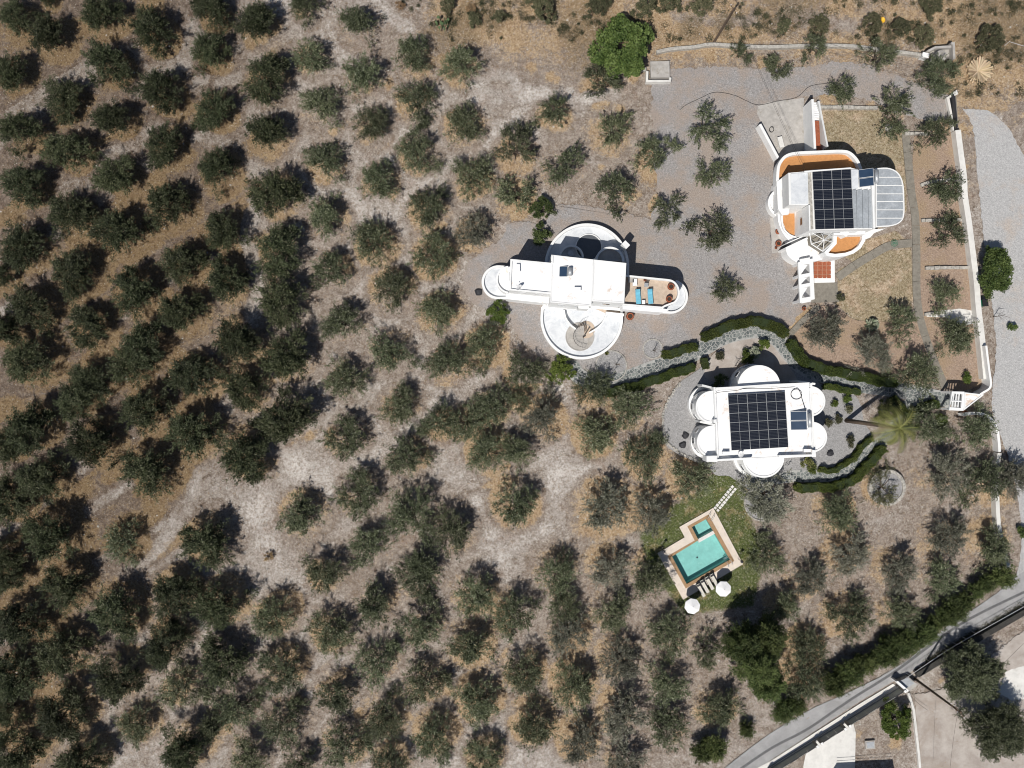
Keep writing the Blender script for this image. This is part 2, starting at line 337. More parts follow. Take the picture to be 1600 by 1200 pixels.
# ------------------------------------------------------------ surveyed trees: x, y, crown radius (photo px), kind
OLIVES = """
25 28 24 d;77 59 25 d;158 22 27 d;240 48 31 d;168 98 29 d;330 15 27 d;326 78 26 d;15 112 25 d;97 150 29 d;254 142 29 d
178 185 26 d;335 173 28 d;30 205 28 d;107 240 29 d;258 228 28 d;185 275 29 d;340 265 28 d;38 288 30 d;402 40 32 d;418 122 34 d
417 210 33 d;433 303 36 d;258 322 33 d;66 -8 13 d;475 3 23 m;556 35 32 m;482 85 28 m;568 112 34 m;644 82 30 m;648 157 32 m
720 98 31 m;500 165 34 m;580 195 32 m;650 235 33 m;723 190 34 m;506 252 32 m;590 280 33 m;738 277 32 m;805 233 32 s;668 325 34 m
943 130 28 s;867 170 28 s;957 205 33 s;882 260 33 s;1030 243 33 s;1102 195 33 s;1115 270 26 s;960 298 33 s;1160 77 18 s;1214 107 25 s
806 305 33 s;1045 320 27 s;1115 360 33 s;1130 452 25 s;818 582 33 m;1275 70 22 s;1375 85 27 s;1317 132 26 s;1397 168 34 s
1467 117 38 m;1470 208 28 s;1478 287 33 s;1485 368 29 s;1480 462 30 s;1285 517 36 m;1412 505 30 s;1362 555 36 m;1432 585 36 m;1495 528 37 m
112 338 33 d;33 385 31 d;185 362 33 d;352 365 30 d;285 412 29 d;115 425 34 d;212 455 36 d;357 440 31 d;48 480 33 d;137 512 30 d
285 488 34 d;225 540 31 d;372 535 40 d;45 565 37 d;2 515 23 d;-6 430 19 d;198 572 26 d;140 598 28 d;305 590 35 d;388 608 32 d
508 338 36 m;437 392 38 d;583 380 35 m;742 360 32 p;515 420 34 m;678 400 36 m;608 452 39 m;445 472 38 d;535 505 37 m;685 488 36 m
455 555 40 d;608 550 37 m;540 592 34 m;700 568 36 m;757 540 36 m;50 668 37 d;122 625 28 d;148 692 39 d;228 645 35 d;232 735 38 d
303 680 38 d;452 655 42 d;385 710 41 d;67 752 34 d;10 700 26 d;15 785 33 d;80 835 42 d;188 848 30 m;325 848 42 d;105 915 36 d
5 868 27 d;540 685 37 m;620 635 35 m;684 658 32 m;728 662 29 m;632 715 36 m;770 633 34 m;762 705 38 m;468 808 42 m;560 773 39 m
575 855 36 m;645 800 45 m;705 832 42 m;805 790 43 m;658 882 36 m;738 930 41 m;505 893 37 m;848 655 38 m;812 628 18 m;932 682 37 m
985 640 36 m;928 608 28 m;805 705 28 m;1010 715 34 m;1080 752 34 m;943 795 47 m;1018 800 36 m;1198 775 43 p;868 900 38 m;950 893 36 m
1018 903 34 m;1203 872 30 m;1310 800 39 m;1328 865 36 m;1445 668 35 m;1527 670 34 m;1478 740 40 p;1540 752 38 m;1580 750 38 p;1480 840 37 m
1552 858 41 m;1407 893 34 m;1265 908 34 m;1475 905 30 m;30 972 38 d;8 905 25 d;182 955 42 d;270 930 38 d;345 945 41 d;103 1022 42 d
262 1008 38 d;187 1060 43 d;30 1062 40 d;350 1035 38 d;280 1080 38 m;103 1112 40 d;210 1138 35 m;365 1108 36 m;33 1165 42 d;130 1187 34 d
290 1168 39 d;385 1187 33 m;6 1112 27 d;330 1138 25 m;428 965 39 m;582 945 41 m;648 905 36 m;805 960 38 m;515 990 38 m;655 980 41 m
733 1012 43 m;588 1040 38 m;437 1050 39 m;662 1072 38 m;522 1085 36 m;748 1100 43 m;598 1125 40 m;445 1135 39 m;680 1155 40 m;537 1170 39 m
608 1196 30 m;755 1187 34 m;465 1202 25 m;818 1050 38 m;880 950 25 m;890 995 39 m;955 958 35 m;1048 992 39 m;972 1032 41 m;898 1075 41 m
1043 1070 37 m;1103 1018 28 s;975 1122 43 m;832 1135 41 m;905 1165 38 m;1045 1140 37 m;980 1188 32 m;1125 1110 39 m;1330 968 39 m;1412 962 32 m
1265 1020 34 m;1260 1066 35 m;1225 950 24 m;1387 762 30 q
""".replace("\n", ";")
OLIVES = [(float(a), float(b), float(c), d) for a, b, c, d in (t.split() for t in OLIVES.split(";") if t.strip())]
BIGOLIVES = [(1522, 1052, 48), (1562, 1142, 53)]
# ------------------------------------------------------------ the ground sheet
POOL_CUT = WL([(1107, 806), (1077, 823), (1088, 847), (1046, 870), (1072, 917), (1144, 876)], 0)
def ground():
    fx = np.arange(-70, 70.01, 0.28); fy = np.arange(-53, 53.01, 0.28)
    far = np.array([6, 14, 30, 60, 120, 250, 500, 1000.0])
    xs = np.concatenate([fx[0] - far[::-1], fx, fx[-1] + far]); ys = np.concatenate([fy[0] - far[::-1], fy, fy[-1] + far])
    X, Y = np.meshgrid(xs, ys); px = X * 12 + 800; py = 600 - Y * 12
    def vn(sc, seed):
        r = np.random.default_rng(seed); g = r.random((256, 256)); u = (X / sc) % 255; v = (Y / sc) % 255
        i = u.astype(int); j = v.astype(int); a = u - i; b = v - j; a = a * a * (3 - 2 * a); b = b * b * (3 - 2 * b)
        return (g[j, i] * (1 - a) + g[j, i + 1] * a) * (1 - b) + (g[j + 1, i] * (1 - a) + g[j + 1, i + 1] * a) * b
    n1 = vn(1.1, 1); n2 = vn(3.1, 2); n3 = vn(9.0, 3); n4 = vn(0.5, 4)
    Z = -0.16 + 0.07 * n2 + 0.05 * n1 + 0.02 * n4
    # distance to trees, in crown radii
    D = np.full(X.shape, 9.0)
    for x, y, r, k in OLIVES:
        bx, by = W(x, y, 2.4); rr = r / 12 * 0.97
        m = (abs(X - bx) < rr * 3) & (abs(Y - by) < rr * 3)
        D[m] = np.minimum(D[m], np.hypot(X[m] - bx, Y[m] - by) / rr)
    tr = np.zeros(X.shape)
    for w, a, pts in TRACKS:
        d = dline(px + 14 * (n2 - .5), py + 14 * (n3 - .5), smooth_line(pts, 5)); tr = np.maximum(tr, (a * (.74 if a < .9 else .9)) * (.55 + .9 * n2) * np.clip(1.5 - d / (w * (.6 + .9 * n1)) * 0.8, 0, 1))
    S = lambda v, a, b: np.clip((v - a) / (b - a), 0, 1)
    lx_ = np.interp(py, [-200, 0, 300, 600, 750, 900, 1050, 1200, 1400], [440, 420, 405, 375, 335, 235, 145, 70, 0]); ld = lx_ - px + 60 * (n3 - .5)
    left = .88 * S(ld, -90, 90) + .12 * S(px, 900, 300); lane = 1 - S(ld, -60, 90)  # left: mask for browner soil and the vignette darkening painted with it
    edge = S(py, 175, 60) * S(px, 560, 720)               # wild slope along the top
    east = S(px, 1400, 1480) * S(py, 380, 200)
    gold = 0.56 * S(D, 1.6, 0.85) * (0.35 + 1.0 * n3) * (1 + .5 * left) + .30 * left + .18 * S(n3, .45, .8) + 0.5 * S(n2, 0.55, 0.85) * (0.4 + left * 0.8)
    gold = np.maximum(gold, edge * (0.45 + 0.5 * n2)); gold = np.maximum(gold, east * (0.5 + 0.45 * n2))
    for cx, cy, r in GOLD: gold = np.maximum(gold, 1.0 * np.clip(1.3 - np.hypot(px - cx, (py - cy)) / r, 0, 1))
    ca, sa = math.cos(R_(36)), math.sin(R_(36)); U_ = X * ca + Y * sa + 3 * n3; V_ = -X * sa + Y * ca + 1.6 * n3
    rr_ = np.random.default_rng(8); g_ = rr_.random((256, 256)); uu = (U_ / 26 + 60) % 255; vv = (V_ / 1.5 + 120) % 255; i_ = uu.astype(int); j_ = vv.astype(int); fa = uu - i_; fb = vv - j_; fa = fa * fa * (3 - 2 * fa)
    band = (g_[j_, i_] * (1 - fa) + g_[j_, i_ + 1] * fa) * (1 - fb) + (g_[j_ + 1, i_] * (1 - fa) + g_[j_ + 1, i_ + 1] * fa) * fb
    gold = gold * (1 - .75 * S(D, .95, 1.25) * S(band, .45, .7) * (1 - edge))
    tr = np.maximum(tr, (.10 + .72 * band) * S(D, .98, 1.3) * (1 - edge) * lane * (.35 + .65 * S(px, 1000, 760)) * (.6 + .8 * n2)); tr = np.maximum(tr, .5 * S(band, .62, .85) * S(D, .95, 1.2) * (1 - lane))
    pale = 0.42 * S(D, 1.0, 1.7) * (0.3 + n3) * (1 - edge) + tr
    pale = pale * (1 - 0.6 * np.clip(gold * 1.2, 0, 1) * (tr < 0.3)); gold = gold * (1 - np.clip(tr * 1.3, 0, 1))
    green = np.zeros(X.shape)
    for p in LAWNS:
        ins = pinside(px, py, p); d = dline(px, py, p, True); green = np.maximum(green, np.where(ins, np.clip(0.45 + d / 26, 0, 1), np.clip(0.35 - d / 30, 0, 1)))
    dryl = np.zeros(X.shape)
    for p in DRYLAWNS:
        ins = pinside(px, py, p); d = dline(px, py, p, True); dryl = np.maximum(dryl, np.where(ins, np.clip(0.5 + d / 10, 0, 1), np.clip(0.5 - d / 10, 0, 1)))
    scrub = edge * S(n3, 0.35, 0.7) + S(px, 1480, 1560) * S(py, 110, 40) * 0.7
    for cx, cy, r in SCRUBPATCH: scrub = np.maximum(scrub, np.clip(1.4 - np.hypot(px - cx, py - cy) / r, 0, 1))
    V = np.stack([X, Y, Z], -1).reshape(-1, 3); ny, nx = X.shape
    idx = np.arange(ny * nx).reshape(ny, nx); F = np.stack([idx[:-1, :-1], idx[:-1, 1:], idx[1:, 1:], idx[1:, :-1]], -1).reshape(-1, 4)
    c = V[F].mean(1); F = F[~(pinside(c[:, 0], c[:, 1], offset(ccw(POOL_CUT), -0.15)))]
    one = np.ones(X.size); f = lambda a: np.clip(a, 0, 1).ravel()
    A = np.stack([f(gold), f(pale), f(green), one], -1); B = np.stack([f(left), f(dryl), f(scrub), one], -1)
    m = NT("dry_grove_soil", 0.95, 0.15)
    a = m.attr("zones"); b = m.attr("zones_b")
    nf = m.noise(4.0, 6, 0.8); nm = m.noise(1.1, 7, 0.72, dist=0.4); nl = m.noise(0.22, 5, 0.65); ng = m.noise(13, 3, 0.65)
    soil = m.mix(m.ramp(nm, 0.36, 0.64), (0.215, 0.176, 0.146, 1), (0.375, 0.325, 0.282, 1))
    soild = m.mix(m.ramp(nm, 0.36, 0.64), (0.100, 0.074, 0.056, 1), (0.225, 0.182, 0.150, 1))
    k = m.mix(b[0], soil, soild)  # browner soil on the left, with vignette falloff put into its darker colour
    def rag(mask, amp=0.8, lo=0.40, hi=0.66, w=0.5):
        q = m.math('ADD', mask, m.math('MULTIPLY', m.math('SUBTRACT', m.math('ADD', m.math('MULTIPLY', nf, 1 - w), m.math('MULTIPLY', nm, w)), 0.5), amp * 3.2)); return m.ramp(q, lo, hi)
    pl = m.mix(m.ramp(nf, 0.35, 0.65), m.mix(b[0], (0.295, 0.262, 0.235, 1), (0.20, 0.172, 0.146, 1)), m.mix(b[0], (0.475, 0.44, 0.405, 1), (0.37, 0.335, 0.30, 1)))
    k = m.mix(m.math('MULTIPLY', rag(a[1], 0.8), 0.85), k, pl)
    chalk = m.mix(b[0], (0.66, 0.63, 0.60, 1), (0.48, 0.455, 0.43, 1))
    k = m.mix(m.math('MULTIPLY', m.math('MULTIPLY', rag(m.math('MULTIPLY', a[1], 0.72), 0.8, 0.5, 0.72), m.ramp(nl, 0.40, 0.6)), 0.85), k, chalk)
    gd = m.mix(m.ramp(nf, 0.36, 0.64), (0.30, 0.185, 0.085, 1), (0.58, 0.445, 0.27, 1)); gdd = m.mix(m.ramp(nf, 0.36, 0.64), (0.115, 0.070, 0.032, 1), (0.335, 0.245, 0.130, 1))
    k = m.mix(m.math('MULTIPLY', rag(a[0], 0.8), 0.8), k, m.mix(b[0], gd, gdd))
    # russet leaf litter in broad drifts
    k = m.mix(m.math('MULTIPLY', m.math('MULTIPLY', m.ramp(m.noise(0.33, 6, 0.75), 0.52, 0.66), m.ramp(nf, 0.42, 0.6)), 0.4), k, m.mix(b[0], (0.27, 0.15, 0.09, 1), (0.15, 0.08, 0.045, 1)))
    sc = m.mix(m.ramp(nf, 0.35, 0.65), (0.085, 0.070, 0.040, 1), (0.30, 0.22, 0.135, 1)); k = m.mix(m.math('MULTIPLY', rag(b[2], 0.7, 0.45, 0.8), 0.7), k, sc)
    dl = m.mix(m.ramp(nf, 0.34, 0.66), (0.190, 0.155, 0.085, 1), (0.46, 0.385, 0.265, 1)); dl = m.mix(m.math('MULTIPLY', m.ramp(m.noise(0.35, 5, 0.7), 0.5, 0.62), 0.75), dl, m.mix(m.ramp(nm, 0.4, 0.6), (0.38, 0.27, 0.18, 1), (0.58, 0.46, 0.34, 1))); k = m.mix(rag(b[1], 0.25), k, dl)
    gr = m.mix(m.ramp(nf, 0.34, 0.66), (0.040, 0.060, 0.013, 1), (0.125, 0.155, 0.045, 1)); gr = m.mix(m.math('MULTIPLY', m.ramp(m.noise(0.5, 5, 0.7), 0.53, 0.68), 0.8), gr, m.mix(m.ramp(nf, 0.4, 0.6), (0.20, 0.14, 0.07, 1), (0.36, 0.29, 0.15, 1))); k = m.mix(rag(a[2], 0.6), k, gr)
    # dark clods / litter and pale chips
    k = m.mix(m.ramp(ng, 0.50, 0.36, 0.0, 0.75), k, m.mix(1.0, k, (0.36, 0.31, 0.26, 1), 'MULTIPLY'))
    k = m.mix(m.math('MULTIPLY', m.ramp(m.noise(2.8, 4, 0.85), 0.52, 0.38), 0.75), k, m.mix(1.0, k, (0.5, 0.42, 0.36, 1), 'MULTIPLY'))
    k = m.mix(m.ramp(ng, 0.56, 0.70, 0.0, 0.5), k, m.mix(b[0], (0.66, 0.61, 0.54, 1), (0.38, 0.33, 0.28, 1)))
    k = m.mix(m.ramp(m.noise(3.6, 3, 0.8), 0.57, 0.68, 0.0, 0.55), k, m.mix(0.6, k, m.mix(b[0], (0.78, 0.72, 0.64, 1), (0.50, 0.43, 0.35, 1))))
    m.col(k); m.bump(m.math('ADD', m.math('MULTIPLY', nf, 0.7), m.math('MULTIPLY', ng, 0.5)), 0.9, 0.09)
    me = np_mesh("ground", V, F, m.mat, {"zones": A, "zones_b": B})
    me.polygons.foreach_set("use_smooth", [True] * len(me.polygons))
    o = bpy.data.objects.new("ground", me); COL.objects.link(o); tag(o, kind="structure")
TRACKS = [
 (7, 1.0, [(585, -5), (612, 20), (640, 44)]), (9, .55, [(395, 95), (430, 68), (470, 42), (520, 15)]), (8, .5, [(395, 168), (450, 142), (500, 120), (545, 92), (600, 60)]),
 (8, .5, [(395, 278), (440, 250), (470, 228), (540, 175), (600, 150)]), (8, .5, [(455, 300), (520, 300), (560, 252), (600, 222), (690, 165), (740, 145)]),
 (8, 1.0, [(738, 132), (765, 116), (795, 116), (815, 140)]), (8, .9, [(735, 150), (800, 145), (870, 147), (905, 158), (960, 148)]), (8, .4, [(690, 255), (740, 232), (790, 190), (850, 210)]),
 (10, .8, [(568, 325), (590, 318), (612, 330)]), (10, .8, [(340, 130), (362, 120)]), (10, .6, [(325, 212), (345, 222)]), (10, .5, [(393, 262), (400, 255)]),
 (9, .9, [(408, 318), (394, 350), (391, 400), (398, 450), (397, 500)]), (8, .5, [(470, 385), (540, 360), (590, 320)]), (8, .35, [(470, 505), (520, 470), (600, 405), (700, 340), (785, 305)]),
 (8, .4, [(480, 600), (545, 540), (610, 500), (660, 460), (720, 430)]), (8, .45, [(600, 600), (660, 550), (720, 515), (755, 480)]), (8, .4, [(640, 540), (665, 528), (690, 515)]),
 (10, .8, [(395, 765), (470, 742), (520, 735), (590, 702), (660, 650), (700, 622), (765, 588)]), (9, .6, [(430, 705), (500, 660), (585, 600)]), (9, .55, [(400, 700), (440, 712), (470, 702)]),
 (9, .6, [(465, 882), (520, 842), (562, 812)]), (9, .45, [(670, 742), (730, 742), (800, 720)]), (9, .45, [(690, 888), (760, 880), (850, 845)]),
 (9, .5, [(190, 897), (240, 870), (280, 822), (302, 770), (330, 720), (345, 690)]), (12, .5, [(352, 780), (378, 792), (400, 765)]), (14, .5, [(350, 880), (380, 860)]),
 (9, .6, [(225, 1075), (260, 1050), (300, 1020), (335, 990)]), (9, .6, [(140, 1150), (190, 1102), (245, 1062)]), (8, .5, [(245, 1165), (272, 1130), (320, 1075)]), (9, .5, [(60, 1198), (120, 1150)]),
 (12, .9, [(398, 925), (430, 905), (462, 905)]), (8, .5, [(450, 995), (500, 952), (545, 920)]), (8, .5, [(450, 1078), (500, 1060), (560, 1010)]), (8, .5, [(540, 1030), (600, 990), (640, 945)]),
 (8, .5, [(600, 1080), (632, 1050), (652, 1018), (700, 1000)]), (8, .5, [(700, 1192), (742, 1150), (800, 1115)]), (8, .5, [(762, 1062), (800, 1032), (850, 955)]), (8, .4, [(660, 950), (695, 925)]),
 (9, .5, [(830, 1000), (862, 950)]), (10, .4, [(870, 730), (910, 770), (880, 840)]), (8, .5, [(1560, 180), (1575, 240)]), (10, .6, [(1330, 35), (1220, 22)]), (8, .5, [(1060, 25), (1100, 28), (1180, 30)]),
 (14, .6, [(1480, 1130), (1450, 1200)]), (14, .6, [(1590, 1010), (1600, 1040)]), (14, .4, [(1470, 1090), (1600, 1180)]), (10, .5, [(860, 1180), (835, 1190)]), (8, .6, [(1480, 795), (1500, 805)])]
GOLD = [(520, 205, 10), (835, 195, 12), (1010, 80, 18), (1110, 88, 16), (1190, 95, 14), (1060, 85, 14), (830, 320, 12), (830, 105, 12), (780, 50, 25), (690, 90, 12), (610, 130, 14), (620, 150, 12), (425, 440, 14), (430, 740, 14),
 (240, 555, 10), (175, 745, 22), (760, 760, 12), (940, 260, 12), (1000, 312, 18), (985, 345, 9), (1005, 862, 14), (700, 1080, 12), (560, 1115, 12), (640, 1120, 10), (1385, 1070, 18), (1400, 1050, 12), (1470, 1060, 14), (1345, 1150, 30),
 (1400, 1160, 18), (1460, 150, 0.1), (1505, 200, 12), (1520, 150, 20), (1560, 120, 25), (1590, 60, 22), (1510, 260, 8), (860, 120, 12), (870, 125, 9), (960, 360, 0.1), (1150, 405, 10), (990, 120, 14), (970, 170, 10), (1015, 260, 14), (850, 190, 14), (860, 745, 14)]
SCRUBPATCH = [(1545, 60, 26), (1280, 40, 22), (1230, 42, 20), (1380, 50, 34), (1450, 50, 24), (730, 25, 30), (770, 30, 26), (860, 20, 24), (1080, 45, 26), (1130, 40, 22), (900, 50, 16), (1200, 35, 18), (1570, 90, 16), (620, 12, 0.1), (700, 8, 14)]
LAWNS = [[(998, 836), (1045, 790), (1090, 768), (1108, 742), (1132, 728), (1152, 742), (1172, 768), (1176, 810), (1192, 850), (1190, 905), (1178, 950), (1125, 956), (1070, 962), (1030, 912), (1005, 872)]]
DRYLAWNS = [[(1283, 172), (1375, 172), (1412, 208), (1418, 330), (1350, 375), (1283, 235)], [(1305, 390), (1400, 360), (1424, 380), (1426, 490), (1400, 510), (1335, 500), (1300, 470), (1310, 440), (1425, 390), (1400, 388), (1340, 415)],
 [(1310, 420), (1380, 392), (1425, 388), (1428, 470), (1400, 495), (1340, 490), (1308, 468)]]
ground()

# ------------------------------------------------------------ flat sheets laid on it
def ragged(pts, amp, closed=True, step=3.0, seed=1):
    """photo-px outline -> denser outline with an uneven edge"""
    out = []; n = len(pts)
    for i in range(n):
        a, b = pts[i], pts[(i + 1) % n]; L = math.hypot(b[0] - a[0], b[1] - a[1]); k = max(1, int(L / step))
        for j in range(k):
            t = j / k; x = a[0] + (b[0] - a[0]) * t; y = a[1] + (b[1] - a[1]) * t
            nx = mnoise.noise(Vector((x * .13, y * .13, seed))) + 0.6 * mnoise.noise(Vector((x * .45, y * .45, seed + 9)))
            ny = mnoise.noise(Vector((x * .13, y * .13, seed + 40))) + 0.6 * mnoise.noise(Vector((x * .45, y * .45, seed + 49)))
            out.append((x + nx * amp, y + ny * amp))
    return out
def sheet(name, pts, z, mat, amp=0.0, seed=1, kind="structure"):
    p = ragged(pts, amp, seed=seed) if amp else pts
    b = MB(); b.face([(x, y, z) for x, y in ccw(WL(p))]); o = b.build(name, mat); return tag(o, kind=kind)
def gravel_mat(name, c1, c2, worn, amount=0.5):
    m = NT(name, 0.92, 0.2); g = m.noise(5.5, 5, 0.85); v = m.voro(6)
    k = m.mix(m.ramp(g, 0.32, 0.68), c1, c2)
    k = m.mix(m.ramp(v.outputs["Color"], 0.1, 0.9, 0, 0.35), k, tuple(x * 0.45 for x in c1[:3]) + (1,))
    w = m.ramp(m.math('ADD', m.math('MULTIPLY', m.noise(0.22, 5, 0.65), 0.75), m.math('MULTIPLY', g, 0.25)), amount, amount + 0.12, 0, 0.8)
    k = m.mix(w, k, m.mix(m.ramp(g, 0.35, 0.65), worn, tuple(min(1, x * 1.5) for x in worn[:3]) + (1,)))
    k = m.mix(m.ramp(v.outputs["Distance"], 0.13, 0.08), k, (0.62, 0.61, 0.6, 1))
    m.col(k).bump(m.math('ADD', g, v.outputs["Distance"]), 0.8, 0.04); return m.mat
M['gravel'] = gravel_mat("grey_gravel", (0.20, 0.19, 0.186, 1), (0.45, 0.432, 0.425, 1), (0.25, 0.205, 0.172, 1), 0.45)
M['gravel2'] = gravel_mat("fine_grey_gravel", (0.23, 0.225, 0.225, 1), (0.42, 0.415, 0.415, 1), (0.27, 0.21, 0.17, 1), 0.62)
M['earthbed'] = gravel_mat("reddish_garden_earth", (0.235, 0.165, 0.12, 1), (0.46, 0.355, 0.28, 1), (0.25, 0.185, 0.12, 1), 0.48)
def road_mat(name, a, b, worn):
    m = NT(name, 0.95, 0.2); n = m.noise(0.5, 6, 0.7); g = m.noise(14, 3, 0.7)
    k = m.mix(m.ramp(n, 0.35, 0.65), a, b); k = m.mix(m.ramp(m.noise(0.16, 5, 0.7, dist=0.8), 0.5, 0.66, 0, 0.6), k, worn)
    k = m.mix(m.ramp(g, 0.58, 0.7, 0, 0.35), k, (0.55, 0.54, 0.52, 1)); k = m.mix(m.ramp(g, 0.42, 0.3, 0, 0.5), k, (0.14, 0.135, 0.13, 1))
    m.col(k).bump(g, 0.4, 0.02); return m.mat
M['road'] = road_mat("worn_grey_track_surface", (0.30, 0.30, 0.305, 1), (0.40, 0.40, 0.405, 1), (0.37, 0.35, 0.33, 1))
M['asphalt'] = road_mat("bleached_asphalt", (0.27, 0.27, 0.272, 1), (0.36, 0.358, 0.36, 1), (0.22, 0.215, 0.21, 1))
M['sandy'] = road_mat("pale_sandy_ground", (0.32, 0.28, 0.25, 1), (0.46, 0.42, 0.385, 1), (0.29, 0.235, 0.19, 1))
sheet("gravel_yard", [(1017, 130), (1025, 108), (1048, 108), (1120, 104), (1185, 106), (1260, 106), (1300, 97), (1350, 100), (1400, 118), (1450, 138), (1482, 150), (1483, 184), (1455, 190), (1425, 182), (1400, 172), (1372, 162), (1330, 150), (1282, 148),
  (1256, 152), (1255, 236), (1300, 300), (1290, 420), (1270, 440), (1265, 476), (1250, 490), (1232, 515), (1195, 510), (1150, 510), (1105, 530), (1085, 545), (1040, 560), (1000, 585), (960, 600), (905, 590), (870, 568), (845, 560), (812, 530), (795, 498), (770, 490), (745, 478), (728, 460),
  (722, 430), (735, 405), (762, 388), (785, 372), (790, 352), (815, 345), (850, 350), (868, 322), (895, 318), (935, 325), (965, 330), (1015, 342), (1028, 310), (1022, 250), (1020, 180)], 0.012, M['gravel'], 4.5, 3)
sheet("gravel_terrace", smooth_line([(1100, 570), (1085, 582), (1062, 598), (1046, 622), (1036, 655), (1038, 690), (1052, 705), (1078, 718), (1105, 728), (1118, 742), (1140, 744), (1165, 762), (1180, 760), (1215, 748), (1250, 741), (1292, 735), (1325, 722), (1345, 705), (1362, 680), (1350, 660), (1342, 625), (1322, 610), (1290, 604), (1250, 575), (1232, 545), (1205, 524), (1165, 524), (1130, 540), (1112, 560)], 4, True), 0.016, M['gravel2'], 1.0, 5)
sheet("sandy_planting_bed", smooth_line([(1108, 562), (1120, 548), (1145, 533), (1170, 528), (1200, 530), (1215, 545), (1235, 575), (1246, 596), (1225, 600), (1150, 596), (1115, 596), (1100, 585)], 4, True), 0.022, M['sandy'], 0.8, 8)
sheet("garden_ground", [(1428, 212), (1492, 208), (1500, 250), (1512, 320), (1528, 460), (1540, 600), (1500, 612), (1478, 606), (1458, 560), (1436, 490), (1430, 400), (1424, 300)], 0.010, M['earthbed'], 1.0, 12)
sheet("olive_garden_ground", [(1240, 520), (1275, 480), (1302, 476), (1335, 500), (1400, 505), (1432, 498), (1452, 560), (1470, 598), (1440, 600), (1400, 596), (1350, 590), (1300, 580), (1262, 565)], 0.008, M['earthbed'], 2.0, 14)
EASTROAD = smooth_line([(1503, 170), (1520, 200), (1530, 300), (1540, 400), (1553, 500), (1556, 560), (1550, 610), (1552, 650), (1566, 690), (1580, 730), (1592, 790), (1596, 850), (1590, 890), (1575, 912)], 6)
M['eastroad'] = gravel_mat('compacted_track_gravel', (0.35, 0.348, 0.35, 1), (0.55, 0.545, 0.54, 1), (0.34, 0.29, 0.25, 1), 0.54)
sheet("road", EASTROAD + [(1750, 800), (1900, 600), (1900, 380), (1700, 300), (1604, 250), (1574, 196), (1545, 172)], 0.010, M['eastroad'], 2.2, 15)
LOWROAD = [(1578, 906), (1560, 925), (1524, 950), (1487, 972), (1450, 1004), (1420, 1030), (1375, 1058), (1330, 1080), (1275, 1104), (1235, 1126), (1200, 1148), (1165, 1174), (1130, 1202), (1040, 1270), (940, 1340), (1010, 1340), (1168, 1212), (1205, 1187), (1250, 1158), (1300, 1124), (1345, 1095), (1393, 1066), (1445, 1038), (1480, 1016), (1525, 990), (1600, 949), (1700, 900), (1750, 800)]
sheet("asphalt_lane", LOWROAD, 0.018, M['asphalt'], 0.5, 16)
M['lane_mark'] = varied("dark_tar_seam", (0.14, 0.14, 0.145, 1), 0.2, 3)
def seam():
    b = MB(); l = smooth_line(WL([(1130, 1221), (1200, 1172), (1260, 1140), (1310, 1106), (1340, 1086), (1400, 1048), (1470, 996), (1520, 964), (1600, 925)]), 6)
    a = offset(l, 0.17, False); c = offset(l, -0.17, False)
    for i in range(len(l) - 1): b.face([(c[i][0], c[i][1], 0.024), (c[i + 1][0], c[i + 1][1], 0.024), (a[i + 1][0], a[i + 1][1], 0.024), (a[i][0], a[i][1], 0.024)])
    tag(b.build("tar_seam", M['lane_mark']), kind="structure")
seam()
sheet("pavement", [(1395, 1068), (1402, 1074), (1330, 1118), (1270, 1155), (1214, 1190), (1140, 1236), (1126, 1230), (1205, 1188), (1250, 1159), (1300, 1127), (1345, 1098)], 0.06, M['concwhite'], 0.0)
sheet("sandy_plot", [(1428, 1085), (1470, 1078), (1500, 1060), (1600, 985), (1700, 930), (1900, 1100), (1800, 1300), (1440, 1300), (1438, 1180)], 0.008, M['sandy'], 2.5, 22)
sheet("chalk_patch", [(1560, 1082), (1572, 1050), (1590, 1043), (1640, 1040), (1660, 1085), (1600, 1092), (1580, 1094)], 0.016, M['concwhite'], 2.0, 23)
sheet("concrete_driveway", [(1255, 1197), (1262, 1163), (1330, 1118), (1337, 1145), (1335, 1230), (1258, 1230)], 0.03, M['concwhite'], 0.0)
sheet("carport_slab", [(1184, 166), (1200, 160), (1256, 153), (1256, 240), (1222, 252), (1196, 205), (1183, 178)], 0.028, M['concrete'], 0.6, 25)
sheet("patio_slab", [(1270, 443), (1308, 441), (1311, 472), (1268, 473)], 0.02, M['concgrey'], 0.0)
sheet("planter_terrace", [(1203, 340), (1225, 340), (1230, 392), (1206, 396)], 0.03, M['concrete'], 0.3, 27)
sheet("concrete_pad", [(1447, 488), (1500, 482), (1522, 486), (1524, 505), (1500, 510), (1478, 496), (1448, 495)], 0.03, M['concwhite'], 0.5, 28)

# garden path of slabs
def slab_path(label, pts, w, n, z=0.045, cat="path"):
    P = smooth_line(WL(pts), 8); L = [0]
    for i in range(1, len(P)): L.append(L[-1] + math.dist(P[i], P[i - 1]))
    def at(s):
        for i in range(1, len(P)):
            if s <= L[i] + 1e-6:
                t = (s - L[i - 1]) / max(L[i] - L[i - 1], 1e-9); return (P[i - 1][0] + (P[i][0] - P[i - 1][0]) * t, P[i - 1][1] + (P[i][1] - P[i - 1][1]) * t)
        return P[-1]
    root = thing("garden_path", *P[0], label, cat)
    for k in range(n):
        s0 = L[-1] * k / n + 0.02; s1 = L[-1] * (k + 1) / n - 0.02; l = [at(s0 + (s1 - s0) * j / 5) for j in range(6)]
        a = offset(l, w / 2, False); c = offset(l, -w / 2, False); b = MB(); b.prism(a + c[::-1], -0.06, z + 0.006 * ((k * 7) % 3), 0); b.build("slab", M['concgrey'], root)
